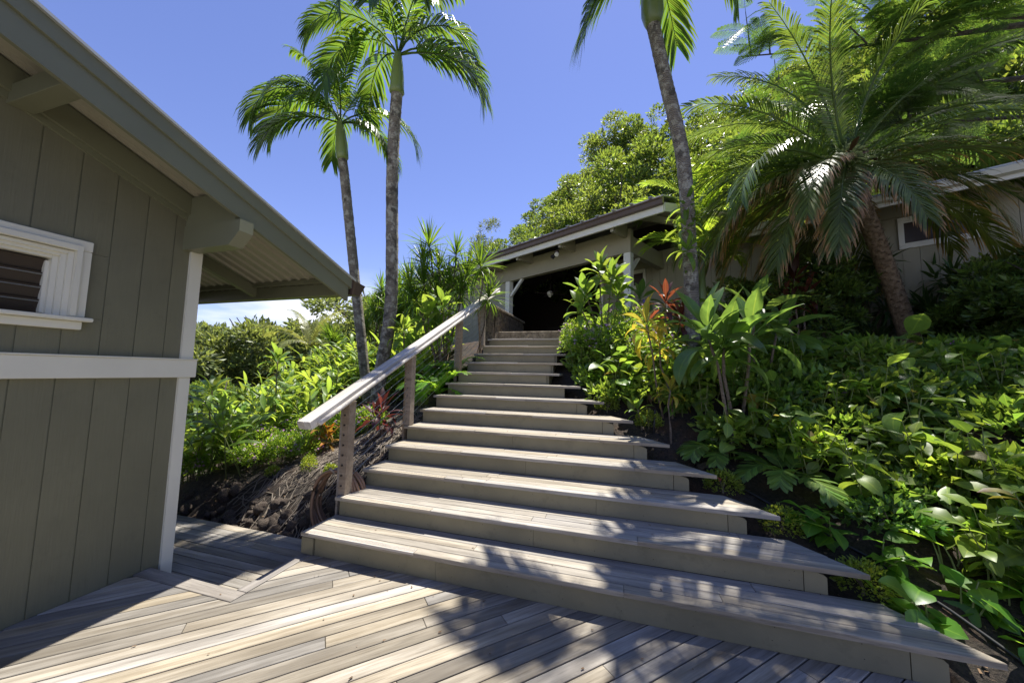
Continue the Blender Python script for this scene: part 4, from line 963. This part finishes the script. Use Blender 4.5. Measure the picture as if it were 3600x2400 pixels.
def dragon(label,base,heads,seed,s=1.,n=38,meshes=DR,name='dragon_tree'):
    rr=random.Random(seed); th=thing(name,label,'dracaena',base,'dracaenas of the garden'); b=Vector(base)
    for k,h in enumerate(heads):
        h=Vector(h); p0=b+Vector((rr.uniform(-.12,.12),rr.uniform(-.1,.1),-.1)); m=p0.lerp(h,.55)+Vector((rr.uniform(-.06,.12),rr.uniform(-.05,.05),.05)); m2=p0.lerp(h,.8)+Vector((rr.uniform(-.03,.06),0,.03))
        cane(th,[p0,m,m2,h],.017); ax=(h-m2).normalized()+Vector((0,0,.35))
        tilt=Vector((0,0,1)).rotation_difference(ax.normalized()).to_matrix().to_4x4()
        link('leaf_head',meshes[k%len(meshes)],th,T(*(h-b))@tilt@RZm(rr.uniform(0,360))@Matrix.Scale(s*rr.uniform(.85,1.1),4))
    return th
H0=(-.80,3.9,gz(-.80,3.9))
dragon('multi stemmed dracaena with spiky heads left of the stair head',H0,[(-1.06,3.63,3.98),(-.55,3.80,3.83),(-1.17,3.63,3.65),(-.88,3.73,3.52),(-1.44,3.58,3.24),(-1.17,3.66,3.24),(-.36,3.89,3.40),(-.69,3.81,3.24),(-.91,3.77,3.0),(-.47,3.89,3.05),(-1.34,3.64,2.92)],1,1.22,52)
dragon('single dracaena with one dense head in front of the far gutter',(-.04,3.68,gz(-.06,3.68)),[(.05,3.6,3.5),(.2,3.69,2.92)],2,1.15,48)
for i,(x,y,h) in enumerate(((-3.4,5.4,2.0),(-2.9,5.7,2.2),(-3.9,5.9,2.1),(-2.4,5.5,1.9),(-4.6,5.6,1.6))):
    z=gz(x,y); rr=random.Random(i); dragon('spiky dracaena clump at the back of the ginger thicket',(x,y,z),[(x+rr.uniform(-.5,.5),y+rr.uniform(-.3,.3),z+h*rr.uniform(.4,1.)) for _ in range(6)],50+i,1.15,30)
PL=[head_mesh(10+i,.38,.048,34,L_pleo,85,-30,(30,60,95)) for i in range(3)]
for i,(bx,by,lab) in enumerate(((6.55,5.3,'dense striped leaf dracaena shrub behind the date palm trunk'),(7.75,5.0,'striped leaf dracaena shrub right of the date palm trunk'),(5.95,5.1,'striped leaf dracaena shrub close to the far house wall'))):
    rr=random.Random(70+i); z=gz(bx,by)
    dragon(lab,(bx,by,z),[(bx+rr.uniform(-.45,.45),by+rr.uniform(-.35,.35),z+rr.uniform(.3,1.9)) for _ in range(15)],80+i,1.2,26,PL,'striped_dracaena')
# ------------------------------------------------------------------ other palms
AR=[frond('areca_frond',1.5,L_areca,el,cu,44,.36,.022,52,22,.2,.16,i,.012,1.3) for i,(el,cu) in enumerate(((78,70),(62,95),(48,100)))]
def clump_palm(name,label,base,n,seed,meshes,s,z0,group=None):
    rr=random.Random(seed); th=thing(name,label,'palm tree',base,group)
    link('trunk',MB().tube([(0,0,-.2),(.03,0,z0*.5),(.02,.02,z0)],[.07,.055,.045],8).mesh('trunk',M_shaft,True),th)
    for i in range(n): link('frond',meshes[i%3],th,T(0,0,z0-.1*rr.random())@RZm(i*137.5+rr.uniform(-20,20))@Matrix.Scale(s*rr.uniform(.85,1.15),4))
clump_palm('areca_palm','bright yellow green areca palm behind the leaning palm trunk',(4.05,5.35,2.2),12,1,AR,1.15,2.4)
clump_palm('areca_palm','lower areca palm near the corner of the far house roof',(3.95,4.6,2.2),10,2,AR,.8,1.4)
CO=[frond('coconut_frond',2.3,L_coco,el,cu,46,.42,.03,50,10,.35,.15,i+3,.02,1.2) for i,(el,cu) in enumerate(((74,60),(50,75),(26,65)))]
clump_palm('coconut_palm','young windblown coconut palm beyond the ginger thicket',(-7.4,7.0,H(-7.4,7.0)),10,3,CO,.8,1.75)
# ------------------------------------------------------------------ broadleaf trees
def crown_mesh(name,mat,seed,rad,blobs,per,size,aspect=.45,up_=.0):
    rr=random.Random(seed); m=MB()
    for k in range(blobs):
        d=Vector((rr.gauss(0,1),rr.gauss(0,1),rr.gauss(0,.8)+up_)).normalized(); q=rr.uniform(.35,1.)**.5
        c=Vector((d.x*rad[0]*q,d.y*rad[1]*q,d.z*rad[2]*q)); s=rr.uniform(.16,.30)
        leafcloud(m,c,(rad[0]*s,rad[1]*s,rad[2]*s*.75),per,size,rr,aspect,.35,-.6)
    return m.mesh(name,mat,False)
def limb_mesh(seed,h,rad,mat=M_bark,n=9):
    rr=random.Random(seed); m=MB(); top=Vector((0,0,h)); m.tube([(0,0,-.5),(.05,.03,h*.3),(.0,.0,h*.7)],[.16,.13,.10],8,True,.2)
    for k in range(n):
        a=rr.uniform(0,6.28); e=Vector((math.cos(a)*rad[0]*rr.uniform(.4,.85),math.sin(a)*rad[1]*rr.uniform(.4,.85),h+rad[2]*rr.uniform(-.3,.7))); p=Vector((0,0,h*rr.uniform(.45,.7)))
        m.tube([p,p.lerp(e,.5)+Vector((0,0,.2)),e],[.06,.04,.012],5,False)
    return m.mesh('trunk',mat,True)
CR=[crown_mesh('crown',L_tree,1,(1.9,1.9,1.6),34,230,.16),crown_mesh('crown',L_treey,2,(1.8,1.8,1.8),34,230,.15),crown_mesh('crown',L_tree,3,(2.1,2.0,1.4),36,220,.15,.5)]
CF=[crown_mesh('crown',L_treed,4,(2.2,2.2,1.7),36,200,.20),crown_mesh('crown',L_treed,5,(2.0,2.2,2.0),36,200,.18)]
LM=[limb_mesh(1,2.2,(1.9,1.9,1.6)),limb_mesh(2,2.4,(1.8,1.8,1.8))]
def tree(label,base,crown,limb,s,zoff=2.5,group=None,rot=0,name='broadleaf_tree'):
    th=thing(name,label,'tree',base,group); Mx=RZm(rot)@Matrix.Scale(s,4)
    link('trunk',limb,th,Mx); link('crown',crown,th,Mx@T(0,0,zoff)); return th
rt_=random.Random(31)
# hillside wood behind the far house
k=0
for o in (5.6,7.2,9.2,11.6,14.5):
    s_=-11.
    while s_<14.2:
        u=s_+rt_.uniform(-.5,.5); v=o+rt_.uniform(-.7,.7)
        x=PR[0]+FD[0]*u-FN[0]*v; y=PR[1]+FD[1]*u-FN[1]*v; z=H(x,y)
        if u<15:
            k+=1; tree('leafy tree on the hillside '+('in the front row right behind the far roof' if o<6.5 else 'high up behind the leaning palm' if u<5 else 'at the left end of the wood' if u>11 else 'in the middle of the wood'),(x,y,z-.6),CR[rt_.randrange(3)],LM[k%2],rt_.uniform(1.0,1.45)*(1. if u<9 else .8),2.0,'hillside trees behind the far house',rt_.uniform(0,360))
        s_+=2.5+o*.06
# wood beyond the thicket on the left
k=0
for i in range(46):
    a=R_(rt_.uniform(118,168)); d=rt_.uniform(15,34); x=2.5+math.cos(a)*d; y=-2.4+math.sin(a)*d
    if x>-6.5: continue
    tree(('nearer' if d<20 else 'distant' if d>28 else 'leafy')+' tree in the wood far behind the ginger thicket',(x,y,H(x,y)-.3),CF[i%2],LM[i%2],rt_.uniform(1.05,1.5)*(.76+d/68),2.1,'far trees on the left',rt_.uniform(0,360))
for i,(x,y,s_) in enumerate(((-8.4,5.0,.62),(-7.6,5.9,.55),(-9.8,6.4,.7),(-6.6,6.6,.5),(-9.3,4.2,.5),(-5.6,7.2,.55),(-4.6,7.6,.6),(-3.4,7.4,.55))):
    tree('glossy dark shrub at the back edge of the ginger thicket',(x,y,H(x,y)-.7),CR[2 if i%2 else 0],LM[0],s_,1.3,'glossy shrubs behind the thicket',rt_.uniform(0,360),'glossy_shrub')
# slender bamboo like tree left of the wood
BAM=crown_mesh('crown',L_treed,12,(1.1,1.0,2.0),30,120,.20,.16)
for i,(u,v,s_) in enumerate(((13.8,7.6,1.25),(15.2,8.4,.95))):
    x=PR[0]+FD[0]*u-FN[0]*v; y=PR[1]+FD[1]*u-FN[1]*v
    tree(('airy bamboo like tree standing above the far roof on the left of the wood','smaller airy tree beside the bamboo like one')[i],(x,y,H(x,y)),BAM,LM[1],s_,3.6,None,40*i,'airy_tree')
# shrubs on the right edge by the far house wall
for i,(x,y,s_) in enumerate(((7.6,3.6,.46),(7.7,3.0,.42),(7.4,2.5,.36),(8.1,4.1,.5),(7.9,3.2,.5))):
    tree('dense shrub at the right edge below the far house wall',(x,y,gz(x,y)-.2),CR[1 if i%2 else 0],LM[0],s_*1.15,1.5,'shrubs at the right edge',rt_.uniform(0,360),'shrub')
for i,(x,y,s_,lab) in enumerate(((5.55,5.05,.52,'many stemmed shrub against the far house wall left of the date palm'),(4.75,5.3,.45,'leafy shrub hiding the far house wall behind the large ti plants'))):
    tree(lab,(x,y,gz(x,y)-.1),CR[0],LM[0],s_,2.3,None,70*i,'wall_shrub')
for i in range(13):
    u=3.2+i*1.05+rt_.uniform(-.3,.3); v=4.9+rt_.uniform(-.3,.4); x=PR[0]+FD[0]*u-FN[0]*v; y=PR[1]+FD[1]*u-FN[1]*v
    tree('low bushy tree along the back edge of the far roof',(x,y,H(x,y)+.2),CR[(0,1,2)[i%3]],LM[i%2],rt_.uniform(.75,.95),1.6,'low trees behind the far roof',rt_.uniform(0,360))
# epiphyte on the leaning palm
ep=thing('tree_fern_cluster','bright strap leaved plant growing on the leaning palm trunk','plant',(3.45,3.05,3.6)); rr=random.Random(4)
EP=[leaf('strap_leaf',.40,.06,L_ti,6,cu,.2,.6,.9,0,.05,i) for i,cu in enumerate((50,85,120))]
for zc in (3.35,3.7,4.0): rosette(ep,(3.47,3.10,zc),EP,20,rr,.95,60,-40)
# ------------------------------------------------------------------ feathery tree above the right side
def feather_leaf():
    m=MB(); vs=[];fs=[];uv=[]; rr=random.Random(2); L=.46
    m.tube([(0,0,0),(L*.5,0,-.015),(L,0,-.09)],[.004,.003,.0015],4,False); m.uv=[(.1,.5)]*len(m.v)
    for i in range(10):
        t=.15+.85*i/9; x=L*t; z=-.09*t*t; pl=.17*math.sin(math.pi*(.2+.65*t))**.6
        for sg in (-1,1):
            d=Vector((.45,sg*.9,-.10)).normalized(); e=Vector((.9,-sg*.45,0)).normalized()
            for j in range(11):
                q=Vector((x,0,z))+d*pl*(j+1)/11+Vector((0,0,-.02*(j/11)**2)); ll=.024*math.sin(math.pi*(.25+.65*j/11))
                for s2 in (-1,1):
                    b=len(vs); tip=q+e*s2*ll+d*.006; vs+=[q-d*.0045,tip-d*.003,tip+d*.003,q+d*.0045]; uv+=[(0,.3),(1,.3),(1,.7),(0,.7)]; fs.append((b,b+1,b+2,b+3))
    m.add(vs,fs,uv); return m.mesh('feather_leaf',L_fea,False)
FL=feather_leaf()
ft=thing('feathery_tree','large feathery leaved tree spreading over the top right corner','tree',(9.6,4.4,2.0))
br=[]; rr=random.Random(8)
part('trunk',MB().tube([(9.6,4.4,1.6),(9.5,4.3,3.2),(9.2,4.2,5.0),(8.8,4.2,6.6)],[.15,.12,.10,.08],10,True,.15),M_bark,ft,True)
LIMBS=[[(8.8,4.2,6.6),(7.6,4.8,7.2),(6.3,5.1,7.6),(4.9,5.2,7.9)],[(9.0,4.2,5.8),(7.9,5.0,6.4),(6.7,5.9,7.1),(5.5,6.4,7.6)],[(8.8,4.2,6.6),(7.8,4.9,7.6),(6.6,5.4,8.4)],[(9.2,4.2,5.0),(8.5,4.5,5.4),(7.6,4.8,5.7),(6.9,4.9,5.9)],[(9.2,4.2,5.0),(8.9,3.6,5.2),(8.5,3.0,5.4)]]
for Lm in LIMBS:
    vv=[Vector(p) for p in Lm]; part('limb',MB().tube(vv,[.042*(1-.75*i/(len(vv)-1)) for i in range(len(vv))],7,True,.2),M_bark,ft,True)
    tw=MB(); 
    for j in range(14):
        t=rr.uniform(.25,1)*(len(vv)-1); i=min(int(t),len(vv)-2); p=vv[i].lerp(vv[i+1],t-i); e=p+Vector((rr.uniform(-1.0,.6),rr.uniform(-.8,.8),rr.uniform(-.25,.55))); tw.tube([p,p.lerp(e,.5)+Vector((0,0,.08)),e],[.016,.011,.005],4,False)
        for q in range(6): br.append((p.lerp(e,.25+.15*q),e-p))
    part('twigs',tw,M_bark,ft)
rr.shuffle(br)
for p,d in br[:298]*1:
    az=math.degrees(math.atan2(d.y,d.x))+rr.uniform(-75,75); part('leaf_spray',FL,None,ft,M=orient(p,az,rr.uniform(-35,25),rr.uniform(-30,30),rr.uniform(.95,1.45)))
more=MB()
fv=[Vector(v.co) for v in FL.vertices]; ff=[tuple(p.vertices) for p in FL.polygons]; fu=[(.5,.3)]*len(fv)
for p,d in br[298:420]:
    az=math.degrees(math.atan2(d.y,d.x))+rr.uniform(-75,75); Mx=orient(p,az,rr.uniform(-35,25),rr.uniform(-30,30),rr.uniform(.95,1.45)); more.add([Mx@v for v in fv],ff,fu)
part('more_leaves',more,L_fea,ft)['kind']='stuff'
# ------------------------------------------------------------------ lava rocks, roots and litter on the left bank
def rock_mesh(seed):
    rr=random.Random(seed); m=MB(); vs=[];fs=[]; n1,n2=7,10
    for j in range(n1+1):
        for i in range(n2):
            a=2*math.pi*i/n2; b=math.pi*j/n1; d=Vector((math.sin(b)*math.cos(a),math.sin(b)*math.sin(a),math.cos(b))); r=1+.45*noise.noise(d*1.7+Vector((seed*3.1,0,0)))+.22*noise.noise(d*4.5+Vector((seed,2,0)))
            vs.append((d.x*r,d.y*r*.85,d.z*r*.7))
    for j in range(n1):
        for i in range(n2): fs.append((j*n2+i,j*n2+n2+i,j*n2+n2+(i+1)%n2,j*n2+(i+1)%n2))
    return m.add(vs,fs).mesh('lava_rock',M_lava,True)
RK=[rock_mesh(i) for i in range(5)]; rk=random.Random(14)
for i in range(95):
    x=rk.uniform(-2.7,-.2); y=.50+abs(rk.gauss(0,.2)); s_=rk.uniform(.035,.095)
    o=link('lava_rock',RK[i%5],None,T(x,y,ground(x,y)+s_*.25)@Matrix.Rotation(rk.uniform(0,6),4,(rk.random(),rk.random(),1))@Matrix.Scale(s_,4)); tag(o,('small' if s_<.055 else 'large' if s_>.08 else 'middling')+' dark lava rock '+('close to the stairs' if x>-.9 else 'near the house corner' if x<-1.8 else 'midway along')+' at the back of the lower deck','rock','lava rocks along the lower deck')
root=MB(); 
for i in range(640):
    x=rk.uniform(-1.55,.0)+rk.gauss(0,.15); y=rk.uniform(.55,2.3)
    if x>-.04: continue
    a=rk.gauss(-105,38); L=rk.uniform(.12,.5); pts=[]
    for k in range(5):
        t=k/4; px=x+math.cos(R_(a+25*math.sin(t*3+i)))*L*t; py=y+math.sin(R_(a+25*math.sin(t*3+i)))*L*t
        if py<.47: py=.47
        pts.append((px,py,ground(min(px,-.05),py)+.012+.03*math.sin(t*3.1)*rk.random()))
    root.tube(pts,rk.uniform(.0022,.0062),4,False)
M_root=paint('dry_roots',(.215,.18,.14),.9,.4,.3)
struct(link('dry_roots',root.mesh('dry_roots',M_root)),'stuff')['label']='tangle of dry grey roots and straw on the left bank'
lit=MB()
for i in range(2600):
    if i%2: x=rk.uniform(-2.9,-.1); y=rk.uniform(.5,2.6)
    else:
        x=rk.uniform(2.2,5.2); y=rk.uniform(-.3,2.6); 
        if x<stair_right(y)-.1: continue
    z=ground(x,y)+.012; a=rk.uniform(0,6.28); L=rk.uniform(.008,.03); w_=L*rk.uniform(.15,.5); d=Vector((math.cos(a),math.sin(a),rk.uniform(-.3,.5))); s2=Vector((-math.sin(a),math.cos(a),rk.uniform(-.4,.4)))*w_; p=Vector((x,y,z))
    lit.add([p-s2,p+s2,p+d*L+s2*.6,p+d*L-s2*.6],[(0,1,2,3)])
for i in range(150):
    n=rk.randint(1,8); y=(n-1)*TR+rk.choice((rk.uniform(.02,.34),rk.uniform(.30,.37))); x=rk.uniform(.1,xr(n)-.4); z=n*RZ+.004; a=rk.uniform(0,6.28); L=rk.uniform(.006,.018); d=Vector((math.cos(a),math.sin(a),.15)); s2=Vector((-math.sin(a),math.cos(a),0))*L*.3; p=Vector((x,y,z))
    lit.add([p-s2,p+s2,p+d*L+s2*.5,p+d*L-s2*.5],[(0,1,2,3)])
for i in range(60):
    x=rk.uniform(-.3,4); y=rk.uniform(-1.6,-.05); a=rk.uniform(0,6.28); L=rk.uniform(.006,.02); d=Vector((math.cos(a),math.sin(a),.12)); s2=Vector((-math.sin(a),math.cos(a),0))*L*.3; p=Vector((x,y,DZ+.006))
    lit.add([p-s2,p+s2,p+d*L+s2*.5,p+d*L-s2*.5],[(0,1,2,3)])
struct(link('leaf_litter',lit.mesh('leaf_litter',paint('litter',(.16,.10,.055),.9,.5,.2))),'stuff')['label']='brown mulch and leaf litter on the soil'
# surface roots of the taller slender palm
for i in range(9):
    a=R_(-150+i*26); p=[(-1.6+math.cos(a)*r,2.93+math.sin(a)*r,ground(-1.6+math.cos(a)*r,2.93+math.sin(a)*r)+h) for r,h in ((.05,.20),(.15,.10),(.26,.03),(.42,-.01))]
    o=link('surface_root',MB().tube(p,[.022,.018,.013,.006],6).mesh('surface_root',M_root,True)); tag(o,'thick surface root spreading from the foot of the taller slender palm','root','palm surface roots')
# irrigation tubes on the right
o=link('drip_tube',MB().tube([(3.05,1.60,ground(3.05,1.6)+.05),(3.45,1.28,ground(3.45,1.28)+.03),(3.8,.95,ground(3.8,.95)+.03),(4.1,.70,ground(4.1,.7)+.03),(4.33,.42,ground(4.33,.42)+.03),(4.55,.1,ground(4.55,.1)+.03),(4.7,-.3,ground(4.7,-.3)+.03)],.010,8).mesh('drip_tube',M_black,True)); tag(o,'black irrigation tube lying on the soil along the right of the stairs','tube')
o=link('riser_tube',MB().tube([(2.87,1.93,ground(2.87,1.93)-.02),(2.90,1.99,ground(2.9,1.99)+.22)],.013,8).mesh('riser_tube',M_black,True)); tag(o,'short upright black irrigation tube behind the fifth tread','tube')
# leaning mossy branch
o=link('mossy_branch',MB().tube([(3.22,1.42,.62),(3.42,1.50,.70),(3.55,1.58,.84),(3.58,1.62,.98)],[.035,.03,.028,.02],8,True,.25).mesh('mossy_branch',M_bark,True)); tag(o,'mossy grey branch leaning out of the leaves by the fourth tread','branch')
